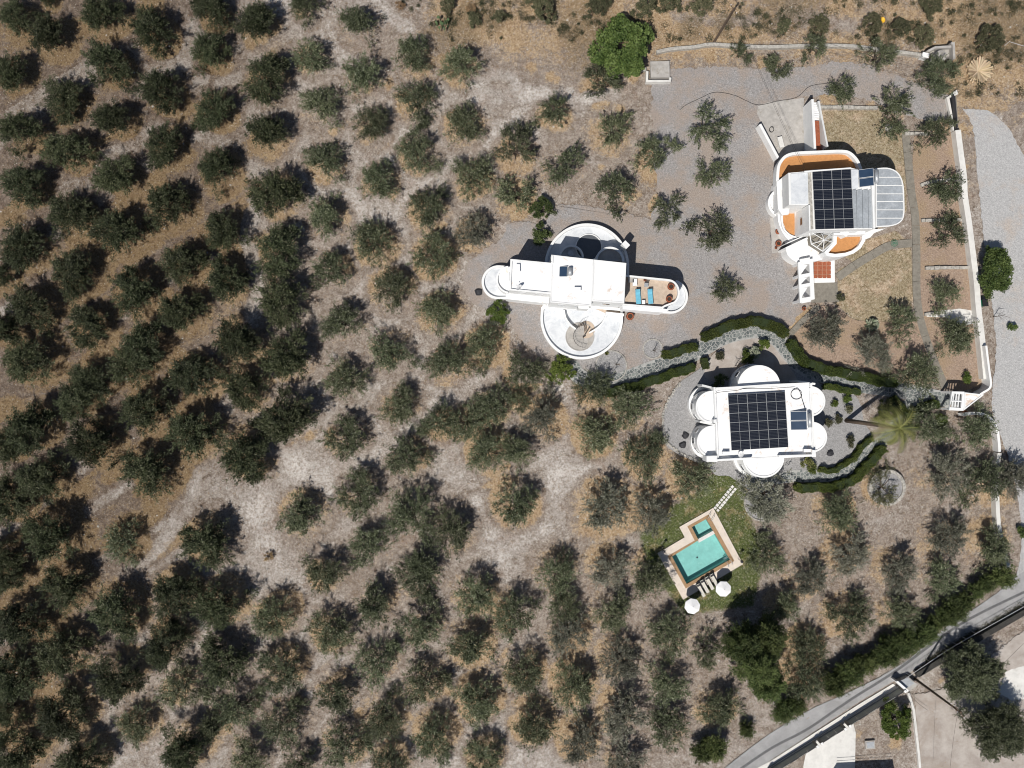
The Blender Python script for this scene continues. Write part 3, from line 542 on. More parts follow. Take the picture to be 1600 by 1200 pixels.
slab_path("long grey slab path running down the garden east of the upper white house", [(1415, 209), (1419, 250), (1424, 300), (1430, 340), (1432, 400), (1432, 450), (1436, 490), (1447, 530), (1462, 570), (1477, 606)], 1.0, 14)
slab_path("curved grey slab path between the upper white house porch and the long garden path", [(1308, 434), (1335, 415), (1360, 400), (1390, 384), (1425, 380)], 1.05, 4)
slab_path("short grey slab path from the porch patio down to the stone paved walk", [(1280, 478), (1262, 494), (1246, 510), (1228, 530)], 0.75, 4)

# crazy paving: separate flat stones set in a pale bed
PATHS = [([(893, 572), (905, 588), (930, 597), (960, 597), (990, 587), (1025, 574), (1065, 561), (1098, 545), (1128, 528), (1160, 519), (1190, 517), (1215, 531), (1235, 555), (1252, 572), (1278, 584), (1310, 592), (1350, 602), (1400, 609), (1440, 617), (1486, 626)], 1.85),
         ([(1172, 758), (1200, 750), (1240, 744), (1285, 744), (1320, 737), (1345, 720), (1365, 699), (1388, 680), (1405, 655), (1420, 632), (1432, 620)], 1.35)]
def crazy_paving():
    lines = [(smooth_line(WL(p), 6), w) for p, w in PATHS]
    bed = MB()
    for i, (l, w) in enumerate(lines):
        a = offset(l, w / 2 + 0.1, False); c = offset(l, -w / 2 - 0.1, False); bed.face([(x, y, 0.052 + i * 0.004) for x, y in (c + a[::-1])])
    bed.build("stone_path_bed", M['flagjoint'])["kind"] = "structure"
    st = MB(); cell = 0.46; r = random.Random(3); xs = [p[0] for l, w in lines for p in l]; ys = [p[1] for l, w in lines for p in l]
    nx = int((max(xs) - min(xs) + 4) / cell); ny = int((max(ys) - min(ys) + 4) / cell); x0 = min(xs) - 2; y0 = min(ys) - 2
    S = {(i, j): (x0 + (i + 0.5 + r.uniform(-.46, .46)) * cell, y0 + (j + 0.5 + r.uniform(-.46, .46)) * cell) for i in range(nx) for j in range(ny)}
    K = list(S); XY = np.array([S[k] for k in K]); ok = np.zeros(len(K), bool)
    for l, w in lines: ok |= dline(XY[:, 0], XY[:, 1], l) < w / 2 - 0.06
    for k, good in zip(K, ok):
        if not good: continue
        c = S[k]; poly = [(c[0] - .8, c[1] - .8), (c[0] + .8, c[1] - .8), (c[0] + .8, c[1] + .8), (c[0] - .8, c[1] + .8)]
        for di in (-2, -1, 0, 1, 2):
            for dj in (-2, -1, 0, 1, 2):
                q = S.get((k[0] + di, k[1] + dj))
                if q is None or q == c: continue
                mx, my = (c[0] + q[0]) / 2, (c[1] + q[1]) / 2; nxx, nyy = q[0] - c[0], q[1] - c[1]; ln = math.hypot(nxx, nyy); nxx /= ln; nyy /= ln; mx -= nxx * 0.042; my -= nyy * 0.042
                out = []
                for a in range(len(poly)):
                    p1, p2 = poly[a], poly[(a + 1) % len(poly)]; d1 = (p1[0] - mx) * nxx + (p1[1] - my) * nyy; d2 = (p2[0] - mx) * nxx + (p2[1] - my) * nyy
                    if d1 <= 0: out.append(p1)
                    if d1 * d2 < 0: t = d1 / (d1 - d2); out.append((p1[0] + (p2[0] - p1[0]) * t, p1[1] + (p2[1] - p1[1]) * t))
                poly = out
                if len(poly) < 3: break
            if len(poly) < 3: break
        if len(poly) >= 3 and abs(area(poly)) > 0.008: st.prism(poly, 0.02, 0.068 + r.uniform(0, 0.016))
    tag(st.build("paving_stones", M['flag']), kind="stuff")
crazy_paving()
# ------------------------------------------------------------ house parts
def opening(root, A, B, t, w, h, z, kind="window", mat=None):
    """window or door on the wall running A->B (outside on the right hand)"""
    dx, dy = B[0] - A[0], B[1] - A[1]; L = math.hypot(dx, dy); dx /= L; dy /= L; nx, ny = dy, -dx
    x, y = A[0] + dx * L * t, A[1] + dy * L * t; rot = math.atan2(dy, dx)
    b = MB(); b.box(x + nx * 0.02, y + ny * 0.02, w, 0.10, z, z + h, rot); f = b.build(kind, mat or M['alu'], root)
    b = MB(); b.box(x + nx * 0.05, y + ny * 0.05, w - 0.2, 0.07, z + 0.1, z + h - 0.1, rot); b.build("pane", M['glass'], f)
def block(root, pts, zt, name="wall", mat=None, top=None, z0=-0.3):
    b = MB(); b.prism(WL(pts, zt), z0, zt, 0, 1); return b.build(name, [mat or M['white'], top or M['roofw']], root)
def terrace(root, pts, zf, zp, t, fmat, name="terrace", inset=0):
    """body up to floor zf with its floor finish, and a parapet up to zp; pts = outer outline of the parapet top"""
    p = ccw(WL(pts, zp)); b = MB()
    if inset: b.prism(offset(p, inset), -0.3, zf - .45, 0, 0); b.prism(p, zf - .5, zf, 0, 0, True)
    else: b.prism(p, -0.3, zf, 0, 0)
    w = b.build("wall", M['white'], root)
    b = MB(); b.prism(offset(p, t - 0.02), zf - 0.1, zf + 0.03); b.build("terrace_floor", fmat, root)
    b = MB(); b.ring(p, t, zf, zp); b.build("parapet", M['white'], root); return p
def roof(root, pts, z, ph=0.22, t=0.22, mat=None):
    p = ccw(WL(pts, z)); b = MB(); b.prism(p, -0.3, z - ph, 0, 0); b.build("wall", M['white'], root)
    b = MB(); b.prism(offset(p, t - 0.01), z - ph - 0.1, z - ph + 0.03); b.build("roof", mat or M['roofw'], root)
    b = MB(); b.ring(p, t, z - ph, z); b.build("parapet", M['white'], root); return p
def strip_px(root, pts, t, z0, z1, name="parapet", mat=None, z1b=None):
    b = MB(); b.strip(WL(pts, z1), t, z0, z1, 0, z1b); return b.build(name, mat or M['white'], root)

# one photovoltaic module: frame + two half panes, shared by every copy
def pv_array(label, corner_px, nx, ny, z, ux, uy, group=None, root_name="solar_array"):
    """corner_px: top-left photo corner; ux,uy: photo vectors of one module column / row"""
    o = W(corner_px[0], corner_px[1], z); e = W(corner_px[0] + ux[0] * nx, corner_px[1] + ux[1] * nx, z); s = W(corner_px[0] + uy[0] * ny, corner_px[1] + uy[1] * ny, z)
    U = Vector((e[0] - o[0], e[1] - o[1], 0)) / nx; Vv = Vector((s[0] - o[0], s[1] - o[1], 0)) / ny
    root = thing(root_name, o[0], o[1], label, "solar panels")
    a, h = U.length, Vv.length; rot = math.atan2(U.y, U.x); g = 0.02
    fm = MB(); fm.box(a / 2, -h / 2, a - g, h - g, 0, 0.05); fme = fm.mesh("solar_panel", M['pvframe'])
    hm = MB(); hm.box(0, 0, a / 2 - 0.05, h - 0.065, 0, 0.058); hme = hm.mesh("pane", M['pv'])
    for j in range(ny):
        for i in range(nx):
            p = U * i + Vv * j
            f = inst("solar_panel", fme, root, (p.x, p.y, z), rot)
            for q in (0.25, 0.75): inst("pane", hme, f, (a * (q + (0.004 if q < .5 else -0.004)), -h / 2, 0))
    b = MB()
    for j in range(ny * 2):
        q = Vv * (j / 2 + 0.25); A = Vector((*o, z - 0.03)) + q; Bq = A + U * nx; b.tube([A, Bq], 0.025, 4)
    for i in (0.1, nx / 2, nx - 0.1):
        for j in (0.2, ny - 0.2): q = Vector((*o, 0)) + U * i + Vv * j; b.tube([(q.x, q.y, z - 0.55), (q.x, q.y, z - 0.03)], 0.03, 4)
    b.build("mounting_rail", M['alu'], root)
def solar_heater(label, px, py, z, w, l, rot, npan=2, tank_px=None):
    x, y = W(px, py, z); root = thing("solar_water_heater", x, y, label, "water heater"); R = lambda a, b_: (x + a * math.cos(rot) - b_ * math.sin(rot), y + a * math.sin(rot) + b_ * math.cos(rot))
    for k in range(npan):
        # tilted collector: low on the left, high by the tank
        y0 = -l / 2 + l * k / npan + 0.03; y1 = -l / 2 + l * (k + 1) / npan - 0.03; b = MB(); c = [(-w / 2, y0, 0.12), (w / 2, y0, 0.75), (w / 2, y1, 0.75), (-w / 2, y1, 0.12)]
        P = [(*R(a, b_), z + h) for a, b_, h in c]; Q = [(p[0], p[1], p[2] - 0.08) for p in P]
        b.add(P + Q, [(0, 1, 2, 3), (7, 6, 5, 4), (0, 4, 5, 1), (1, 5, 6, 2), (2, 6, 7, 3), (3, 7, 4, 0)]); f = b.build("collector_panel", M['alu'], root)
        ins = [(-w / 2 + .05, y0 + .05, .125 + .02), (w / 2 - .05, y0 + .05, .755), (w / 2 - .05, y1 - .05, .755), (-w / 2 + .05, y1 - .05, .125 + .02)]
        b = MB(); b.face([(*R(a, b_), z + h + 0.012) for a, b_, h in ins]); b.build("pane", M['collector'], f)
    b = MB(); b.tube([(*R(w / 2 + 0.35, -l * 0.36), z + 0.75), (*R(w / 2 + 0.35, l * 0.36), z + 0.75)], 0.26, 14); b.build("tank", M['greymetal'], root, True)
    b = MB()
    for s in (-1, 1):
        q = R(w / 2 + 0.35, s * l * .3); b.tube([(*q, z), (*q, z + .6)], .025, 4); q2 = R(w / 2 - 0.05, s * l * .45); b.tube([(*q2, z), (*q2, z + .7)], .025, 4); b.tube([(*q2, z + .72), (*q, z + .95)], .02, 4)
    b.build("frame", M['greymetal'], root)
def roof_box(label, px, py, z, lx, ly, h, rot=0.0, name="roof_vent_box", cat="vent"):
    x, y = W(px, py, z + h); root = thing(name, x, y, label, cat); b = MB(); b.box(x, y, lx, ly, z, z + h, rot); b.build("body", M['white'], root)
    b = MB(); b.box(x, y, lx + .08, ly + .08, z + h, z + h + .05, rot); b.build("cap", M['roofw'], root)
def dish(label, px, py, z, az=2.4):
    x, y = W(px, py, z + 0.8); root = thing("satellite_dish", x, y, label, "satellite dish"); b = MB(); n = 18; v = [(x, y, 0)]; 
    d = Vector((math.cos(az), math.sin(az), 0.75)).normalized(); u = d.cross(Vector((0, 0, 1))).normalized(); w_ = u.cross(d); c = Vector((x, y, z + 0.75)); V = [c - d * 0.1]; F = []
    for k, (r, dd) in enumerate(((0.22, -0.07), (0.42, 0.02))):
        V += [c + u * (r * math.cos(6.2832 * i / n)) + w_ * (r * math.sin(6.2832 * i / n)) + d * dd for i in range(n)]
    F += [(0, 1 + i, 1 + (i + 1) % n) for i in range(n)] + [(1 + i, 1 + n + i, 1 + n + (i + 1) % n, 1 + (i + 1) % n) for i in range(n)]
    b.add(V, F); b.build("reflector", M['fabricw'], root, True); b = MB(); b.tube([(x, y, z), (x, y, z + 0.7)], 0.03, 6); b.tube([c - d * .1, c + d * 0.45], 0.015, 4); b.tube([c + d * .42, c + d * .5], 0.05, 6); b.build("mast", M['greymetal'], root)
def pot(label, px, py, z, r, h=0.7, group=None, plant=True):
    x, y = W(px, py, z + h); root = thing("terracotta_pot", x, y, label, "plant pot", group)
    b = MB(); b.lathe(x, y, [(r * .45, z), (r * .62, z), (r * .98, z + h * .6), (r * .80, z + h * .88), (r * .86, z + h), (r * .62, z + h), (r * .6, z + h - .1), (0.01, z + h - .1)], 20); b.build("jar", M['terra'], root, True)
    b = MB(); b.cyl(x, y, r * .6, r * .6, z + h - .2, z + h - .08, 14); b.build("soil", M['darkpot'], root)

# ============================================================ HOUSE A: middle left, round terraces
c = W(895, 440); HA = thing("house", *c, "white round-terraced house in the middle with spiral stair and beige east terrace", "house")
big = arc(917, 415, 66, 180, 360, 40) + [(983, 440), (851, 440)]
zN = 1.2
p = ccw(WL(big, zN)); b = MB(); b.prism(p, -0.3, 0.6, 0, 0); b.build("wall", M['white'], HA)
b = MB(); inner = offset(p, 0.32)
hole = WL(arc(920, 386, 20, 0, 360, 33)[:-1], .7)
b.prism(inner, 0.55, 0.64); b.build("terrace_floor", M['roofg'], HA)
b = MB(); b.ring(p, 0.32, 0.6, zN); b.build("parapet", M['white'], HA)
# round dark roof-light with its thin rim, the two low arched walls
b = MB(); b.prism(hole, .6, .67); sk = b.build("roof_light", M['rooflight'], HA)
b = MB(); b.ring(WL(arc(920, 386, 21, 0, 360, 41)[:-1], .8), 0.12, .62, .8); b.build("rim", M['white'], sk)
strip_px(HA, arc(893, 402, 18, 180, 360, 18), 0.22, .6, 1.6)
strip_px(HA, arc(953, 408, 21, 180, 360, 20), 0.26, .6, 3.3)
b = MB(); b.prism(WL(arc(953, 408, 19.5, 180, 360, 20), 2.9), .6, 2.9); b.build("roof", M['concrete'], HA)
b = MB(); x, y = W(892, 395, 1.3); b.cyl(x, y, 0.42, 0.42, .6, 1.3, 14); b.build("water_tank", M['greymetal'], HA)
x, y = W(978, 382, 3.2); b = MB(); b.box(x, y, 0.85, 0.65, 0, 3.2, R_(-45)); b.build("chimney", M['white'], HA)
# west lobe: lower ring and inner half-round
terrace(HA, arc(779, 441, 26.5, 88, 272, 26) + [(800, 416), (802, 467)], .6, 1.0, 0.30, M['roofg'])
b = MB(); b.prism(WL(arc(797, 437, 21, 95, 265, 22) + [(803, 417), (803, 459)], 3.9), 0, 3.6); b.build("wall", M['roofw'], HA)
b = MB(); b.strip(WL(arc(797, 437, 20.5, 98, 262, 22), 3.9), 0.2, 3.0, 3.95); b.build("parapet", M['white'], HA)
# low south band of the west wing
block(HA, [(791, 452), (862, 460), (860, 474), (846, 473), (790, 467)], 3.2)
# main roofs
rA = roof(HA, [(797.5, 404.5), (864.5, 411), (863, 460), (795.5, 453.5)], 7.0, 0.25, 0.22)
rB = roof(HA, [(861.5, 398), (927, 405.5), (927, 440), (923.8, 478.5), (859.8, 472.5)], 7.3, 0.10, 0.16)
rC = roof(HA, [(927.4, 405.5), (978.6, 411), (975.4, 474), (924.2, 470.5)], 7.22, 0.08, 0.18)
strip_px(HA, [(861, 410), (864, 410), (863.5, 400)], 0.2, 7.0, 7.4)
strip_px(HA, [(904, 478), (920, 479.5)], 0.6, 4, 6.6)
# beige terrace to the east, within its parapet, and the lower lobe beyond
terrace(HA, arc(1048, 463, 27, -70, 90, 22) + [(1035, 489), (970, 483), (970, 450), (1048, 445)], .6, 1.0, 0.28, M['roofg'])
terrace(HA, [(974, 429), (1043, 436)] + arc(1043, 457, 19, -72, 52, 14, 21) + [(1040, 479), (1035, 482), (972, 477)], 3.5, 4.2, 0.22, M['beige'])
b = MB(); b.prism(WL([(973, 477.5), (1036, 482), (1046, 484), (1037, 488.5), (973, 483)], 3.6), -0.2, 3.6); b.build("ledge", M['roofw'], HA)
# south round terrace
low = arc(909, 497, 64.5, -6, 186, 44)
terrace(HA, low + [(846, 480), (852, 472), (973, 482)], .6, 1.05, 0.32, M['roofg'])
b = MB(); b.prism(WL([(923, 472), (974, 476), (973, 492), (948, 490), (925, 480)], .8), .5, .8); b.build("terrace_floor", M['beige'], HA)
b = MB(); b.prism(WL([(859, 473), (920, 480), (924, 482), (918, 486), (880, 483), (848, 482)], 1.2), -0.2, 1.2); b.build("ledge", M['roofw'], HA)
b = MB(); b.prism(WL([(947, 487), (975, 490), (974.5, 494), (946, 491)], 1.6), -0.2, 1.6); b.build("ledge", M['roofw'], HA)
strip_px(HA, smooth_line([(881, 484), (884, 497), (892, 508), (904, 517)], 5), 0.2, .6, 1.4)
strip_px(HA, smooth_line([(948, 490), (943, 502), (934, 512), (921, 520)], 5), 0.2, .6, 1.4)
b = MB(); b.prism(WL(arc(916, 515, 13.5, 0, 360, 30)[:-1], .7), .5, .69); b.build("landing", M['beige'], HA)
b = MB(); b.prism(WL(arc(906, 526, 22, 0, 360, 36)[:-1], .7), .5, .655); b.build("stair_landing", M['concrete'], HA)
b = MB(); b.ring(WL(arc(906, 526, 22.5, 0, 360, 41)[:-1], .75), 0.1, .6, .75); b.build("rim", M['concrete'], HA)
cx, cy = W(912, 526, .9)
for k in range(13):
    a0 = R_(95 + k * 13); a1 = a0 + R_(11.5); b = MB(); z = .72 + 0.11 * (13 - k)
    ri, ro = 0.18, 1.35
    b.prism([(cx + ri * math.cos(a0), cy + ri * math.sin(a0)), (cx + ro * math.cos(a0), cy + ro * math.sin(a0)), (cx + ro * math.cos(a1), cy + ro * math.sin(a1)), (cx + ri * math.cos(a1), cy + ri * math.sin(a1))], z - 0.07, z, 0, 0, True)
    b.build("stair_tread", M['concrete'], HA)
b = MB(); b.tube([(cx + 1.4 * math.cos(R_(95 + q * 14)), cy + 1.4 * math.sin(R_(95 + q * 14)), 3.0 - .11 * q) for q in range(14)], 0.025, 5)
for q in range(0, 14, 1): b.tube([(cx + 1.4 * math.cos(R_(95 + q * 14)), cy + 1.4 * math.sin(R_(95 + q * 14)), .65), (cx + 1.4 * math.cos(R_(95 + q * 14)), cy + 1.4 * math.sin(R_(95 + q * 14)), 3.0 - .11 * q)], 0.015, 4)
b.cyl(cx, cy, .09, .09, .6, 3.2, 10); b.build("handrail", M['darkmetal'], HA)
for poly, ws in ((rA, 2), (rB, 2), (rC, 2)):
    n = len(poly)
    for i in range(n):
        A, B = poly[i], poly[(i + 1) % n]
        if math.dist(A, B) > 3.4:
            for t in ((0.3, 0.7) if math.dist(A, B) > 4.5 else (0.5,)): opening(HA, A, B, t, 1.0, 1.3, 4.9)
solar_heater("dark blue solar water heater on the rust stained roof of the middle house", 875, 425, 6.8, 1.7, 1.35, R_(-2), 1)
roof_box("small white vent box on the middle house roof, right of the stain", 902, 452, 7.2, 0.75, 0.45, 0.45)
roof_box("slim white chimney box at the left end of the middle house roof", 809, 419, 6.8, 0.45, 0.9, 0.4)
dish("white satellite dish at the lower left corner of the middle house roof", 811, 449, 6.8)
pot("large terracotta jar on the gravel beside the middle house south terrace", 985, 494, 0, 0.52, 0.9)
pot("terracotta jar on the beige terrace, upper one by the rounded end", 1049, 447.5, 3.53, 0.46, 0.75)
pot("terracotta jar on the beige terrace, lower one by the rounded end", 1046, 467, 3.53, 0.42, 0.75)
pot("small terracotta pot on the beige terrace beside the north parapet", 1008, 437, 3.53, 0.2, 0.4)
def sunbed(label, px, py, z, l, w, rot, fab, frame, tall=0.35, group=None, back=True):
    x, y = W(px, py, z + 0.35); root = thing("sun_lounger", x, y, label, "sun lounger", group, z); R = lambda a, b_: (x + a * math.cos(rot) - b_ * math.sin(rot), y + a * math.sin(rot) + b_ * math.cos(rot))
    b = MB(); b.box(*R(0, 0), l, w, z + tall - .06, z + tall, rot); b.build("frame", frame, root)
    b = MB(); c_ = [(-l / 2 + .03, 0.0), (l * 0.18, 0.0), (l / 2, 0.32)] if back else [(-l / 2, 0), (0, 0), (l / 2, 0.0)]
    V = []; 
    for a, h in c_: V += [(*R(a, -w / 2 + .04), z + tall + .02 + h), (*R(a, w / 2 - .04), z + tall + .02 + h), (*R(a, w / 2 - .04), z + tall + .09 + h), (*R(a, -w / 2 + .04), z + tall + .09 + h)]
    F = [(0, 1, 2, 3), (8, 11, 10, 9)]
    for k in (0, 4): F += [(k + i, k + 4 + i, k + 4 + (i + 1) % 4, k + (i + 1) % 4) for i in range(4)]
    b.add(V, F); b.build("cushion", fab, root)
    for sx in (-.42, .42):
        for sy in (-.4, .4): b = MB(); b.box(*R(sx * l, sy * w), .05, .05, z, z + tall - .06, rot); b.build("leg", frame, root)
    if back:
        b = MB(); b.box(*R(l / 2 - 0.2, 0), 0.22, w * 0.8, z + tall + .36, z + tall + .43, rot); b.build("pillow", M['darkmetal'] if fab is not M['fabricblue'] else fab, root)
sunbed("left of the two sky blue sun loungers on the beige terrace", 997, 464, 3.53, 1.85, 0.66, R_(95), M['fabricblue'], M['greymetal'], group="blue sun loungers on the terrace")
sunbed("right of the two sky blue sun loungers on the beige terrace", 1016, 463.5, 3.53, 1.85, 0.66, R_(95), M['fabricblue'], M['greymetal'], group="blue sun loungers on the terrace")
def small_table(label, px, py, z, lx, ly, mat, rot=0.0, name="side_table", h=0.45, chair=False):
    x, y = W(px, py, z + h); root = thing(name, x, y, label, "chair" if chair else "table", None, z); b = MB(); b.box(x, y, lx, ly, z + h - .05, z + h, rot); b.build("seat" if chair else "table_top", mat, root)
    for sx in (-.42, .42):
        for sy in (-.42, .42): b = MB(); b.box(x + sx * lx * math.cos(rot) - sy * ly * math.sin(rot), y + sx * lx * math.sin(rot) + sy * ly * math.cos(rot), .05, .05, z, z + h - .05); b.build("leg", mat, root)
    if chair:
        b = MB(); b.box(x - math.sin(rot) * ly * .48, y + math.cos(rot) * ly * .48, lx, .05, z + h, z + h + .4, rot); b.build("backrest", M['darkmetal'], root)
small_table("small white side table between the two blue sun loungers", 1005.5, 472, 3.53, .42, .5, M['fabricw'])
small_table("white table on the beige terrace above the left blue lounger", 992, 441, 3.53, .55, .9, M['fabricw'])
small_table("pale table tucked in the inner corner of the beige terrace", 986, 437, 3.53, .7, .7, M['concrete'])
small_table("grey framed chair on the beige terrace near the small pot", 1010, 445, 3.53, .5, .5, M['greymetal'], R_(-5), "garden_chair", .45, True)

# ============================================================ HOUSE B: lower right, clover of round rooms
HB = thing("house", *W(1190, 660), "white clover shaped house with six rounded rooms and solar panels, above the pool", "house")
mainB = [(1115, 606.5), (1269, 598.5), (1274.5, 713), (1121, 720.5)]
rB1 = roof(HB, mainB, 4.60, 0.08, 0.2)
def lobe(cx, cy, r, a0, a1, z, lip=0.12, mat=None, ext=None):
    pts = arc(cx, cy, r, a0, a1, 30) + (ext or []); p = ccw(WL(pts, z)); b = MB(); b.prism(p, -0.3, z - lip, 0, 0); b.build("wall", M['white'], HB)
    b = MB(); b.prism(offset(p, 0.2), z - lip - .1, z - lip + .02); b.build("roof", mat or M['roofw'], HB); b = MB(); b.ring(p, 0.22, z - lip, z); b.build("parapet", M['white'], HB); return p
lobe(1186, 604, 33.5, 176, 364, 4.20, .06, None, [(1219, 615), (1153, 615)])
lobe(1112, 636, 25, 92, 268, 4.25, .14, M['roofw'], [(1122, 611), (1122, 661)]); lobe(1114, 690, 25, 92, 268, 4.20, .14, None, [(1124, 665), (1124, 715)])
lobe(1266, 627, 23.7, -86, 86, 4.25, .14, None, [(1258, 650), (1258, 604)]); lobe(1268.5, 683, 24, -86, 86, 4.20, .14, None, [(1258, 706), (1258, 660)])
lobe(1193, 714, 32.5, 2, 178, 4.10, .12, None, [(1161, 705), (1225, 705)])
terrace(HB, arc(1104, 631, 28, 80, 280, 26) + [(1112, 604), (1114, 659)], 0.6, 1.0, .36, M['roofg'])
terrace(HB, arc(1107, 690, 27.5, 80, 280, 26) + [(1116, 663), (1116, 717)], 0.6, 1.0, .36, M['roofg'])
terrace(HB, arc(1176, 604, 35, 180, 350, 26) + [(1208, 615), (1142, 615)], 0.6, 1.0, .3, M['roofg'])
terrace(HB, arc(1180, 712, 34, 30, 180, 26) + [(1146, 705), (1200, 705)], 0.4, 0.7, .3, M['roofg'])
strip_px(HB, [(1117.2, 610), (1122, 718)], 0.22, 4.00, 4.90); strip_px(HB, [(1265.5, 606), (1270.8, 712)], 0.14, 4.00, 4.80)
strip_px(HB, [(1114, 608), (1148, 606), (1200, 602.5), (1268, 599.5)], 0.34, 4.10, 4.80)
strip_px(HB, [(1121, 719), (1175, 716)], 0.22, 4.10, 5.25); strip_px(HB, [(1217, 713), (1271, 711.5)], 0.24, 4.10, 5.25)
for pts, z in (([(1104, 713), (1120.5, 712), (1121, 722), (1104, 721.5)], 5.20), ([(1266, 599), (1269.5, 598), (1269, 604), (1266, 604)], 5.20), ([(1269, 703), (1274.5, 703.5), (1275, 714), (1269, 714)], 5.30), ([(1115, 656), (1119.5, 655), (1119.5, 661), (1115, 661)], 5.25), ([(1115, 605), (1118, 605), (1118, 610), (1115, 611)], 5.20)):
    b = MB(); b.prism(WL(pts, z), 3, z); b.build("pier", M['white'], HB)
# slanted fin walls
for a, b_, z1, z1b in (((1097, 602), (1116, 608), 3.0, 4.80), ((1094, 659), (1112, 663), 3.0, 4.70), ((1248, 596), (1268, 600), 3.70, 5.00)): strip_px(HB, [a, b_], .25, 0, z1, "wall", None, z1b)
for i in range(4):
    A, B = rB1[i], rB1[(i + 1) % 4]
    for t in ((.12, .33, .66, .88) if math.dist(A, B) > 10 else (.5,)): opening(HB, A, B, t, 1.1, 1.3, 1.9)
for cx_, cy_, r_, an, z_ in ((1186, 604, 33.5, (215, 250, 290, 325), 4.20), (1112, 636, 25, (140, 180, 220), 4.25), (1114, 690, 25, (140, 180, 220), 4.20), (1266, 627, 23.7, (-45, 0, 45), 4.25), (1268.5, 683, 24, (-45, 0, 45), 4.20), (1193, 714, 32.5, (40, 75, 110, 145), 4.10)):
    for a in an:
        x, y = W(cx_ + r_ * math.cos(R_(a)), cy_ + r_ * math.sin(R_(a)), z_); tx, ty = -math.sin(R_(-a)), math.cos(R_(-a)); opening(HB, (x + tx * -.9, y + ty * -.9), (x + tx * .9, y + ty * .9), .5, .8, 1.1, 1.7)
pv_array("black solar panels in three columns and six rows on the clover shaped house", (1137.2, 617.2), 3, 6, 4.95, (29.7, -1.75), (0.93, 14.45))
solar_heater("dark blue solar water heater on the clover shaped house, right of its solar panels", 1246, 657, 4.55, 1.85, 2.4, R_(2), 2)
roof_box("white vent box at the lower right corner of the clover shaped house roof", 1262, 704, 4.55, .85, .3, .7)
roof_box("long white vent box beside the lower left corner of the solar panels, clover shaped house", 1134, 708, 4.55, .75, .3, .6)
dish("reddish white satellite dish at the lower edge of the clover shaped house roof", 1158, 710, 4.55, 2.9)
b = MB(); 
def cable(name, label, pts3, r, mat, cat="cable", group=None, smooth=6):
    P = []; 
    for i in range(len(pts3) - 1):
        a = pts3[max(i - 1, 0)]; b_ = pts3[i]; c_ = pts3[i + 1]; d = pts3[min(i + 2, len(pts3) - 1)]
        for k in range(smooth):
            t = k / smooth; P.append(tuple(0.5 * (2 * b_[j] + (c_[j] - a[j]) * t + (2 * a[j] - 5 * b_[j] + 4 * c_[j] - d[j]) * t * t + (3 * b_[j] - a[j] - 3 * c_[j] + d[j]) * t ** 3) for j in range(3)))
    P.append(pts3[-1]); m = MB(); m.tube(P, r, 5); o = m.build(name, mat); return tag(o, label, cat, group)
zc = 4.86
cable("roof_cable", "black cable running along the upper edge of the clover shaped house roof", [(*W(x, y, zc), z) for x, y, z in [(1117, 617, 4.70), (1122, 613, 5.00), (1150, 610, 4.90), (1166, 607, 4.90), (1200, 607, 4.90), (1225, 605.5, 4.90), (1243, 607, 4.90), (1250, 611, 4.70), (1254, 624, 4.70), (1258, 643, 5.10)]], .035, M['black'])
cable("coiled_cable", "black cable coiled in a ring on the clover shaped house roof", [(*W(1244 + 8.5 * math.cos(t * .62), 616 + 8 * math.sin(t * .62), 4.60), 4.58 + .01 * t) for t in range(0, 19)], .025, M['black'])

# ============================================================ HOUSE C: upper right, ochre terraces
HC = thing("house", *W(1300, 310), "white house with ochre terraces and grey rounded roof, upper right", "house")
terrace(HC, smooth_line([(1212.5, 290), (1214, 262), (1220, 249), (1229, 241), (1245, 237), (1280, 235.3), (1315, 234), (1329.5, 237.5), (1341, 249), (1347, 262)], 4) + [(1350, 275), (1350, 300), (1216, 300)], 3.6, 4.4, .36, M['orange'], inset=1.35)
rC1 = [(1233, 270), (1257, 268), (1268, 265.3), (1329, 262), (1341, 265), (1367, 263.5), (1366.5, 357.5), (1264, 360), (1264, 320), (1233, 320)]
b = MB(); b.prism(WL(rC1, 7.00), -.3, 7.00); b.build("wall", [M['white']], HC)
def flat(root, pts, z, mat, name="roof", th=.06): b = MB(); b.prism(WL(pts, z), z - th - .05, z); return b.build(name, mat, root)
flat(HC, [(1235.5, 271.5), (1262, 269), (1263, 318), (1236, 319)], 7.12, M['roofg']); flat(HC, [(1262.5, 269), (1267.5, 267), (1271, 358), (1265, 359)], 7.08, M['stonewall'])
for x0, x1 in ((1331.5, 1338), (1338.6, 1347), (1347.6, 1356), (1356.6, 1363.5)): flat(HC, [(x0, 297), (x1, 295), (x1 + .8, 356), (x0 + .8, 356.5)], 7.13, M['roofsheet'], "roof_sheet")
flat(HC, [(1330, 265), (1340, 265), (1341, 294), (1331, 296)], 7.14, M['roofg'])
strip_px(HC, [(1363.5, 290), (1366.2, 357)], .24, 6.60, 7.40, "beam")
strip_px(HC, [(1233.5, 270), (1234.5, 320)], .26, 5, 7.40); strip_px(HC, [(1264.5, 320), (1265.5, 360)], .16, 5, 7.30); strip_px(HC, [(1257, 268), (1330, 262.5)], .16, 6.60, 7.50)
can = [(1368, 263), (1386, 262), (1400, 267), (1408, 277), (1412, 292), (1413, 315), (1413, 333), (1410, 344), (1401, 351), (1388, 354), (1368, 355)]
can = smooth_line(can[:-1], 3) + [can[-1]]
p = ccw(WL(can, 6.70)); b = MB(); b.prism(p, 6.40, 6.64, 0, 0, True); b.build("canopy_slab", M['white'], HC); b = MB(); b.ring(p, .14, 6.64, 6.72); b.build("canopy_rim", M['white'], HC)
ys = [263.5, 277, 290, 303, 315, 328, 341, 353.5]
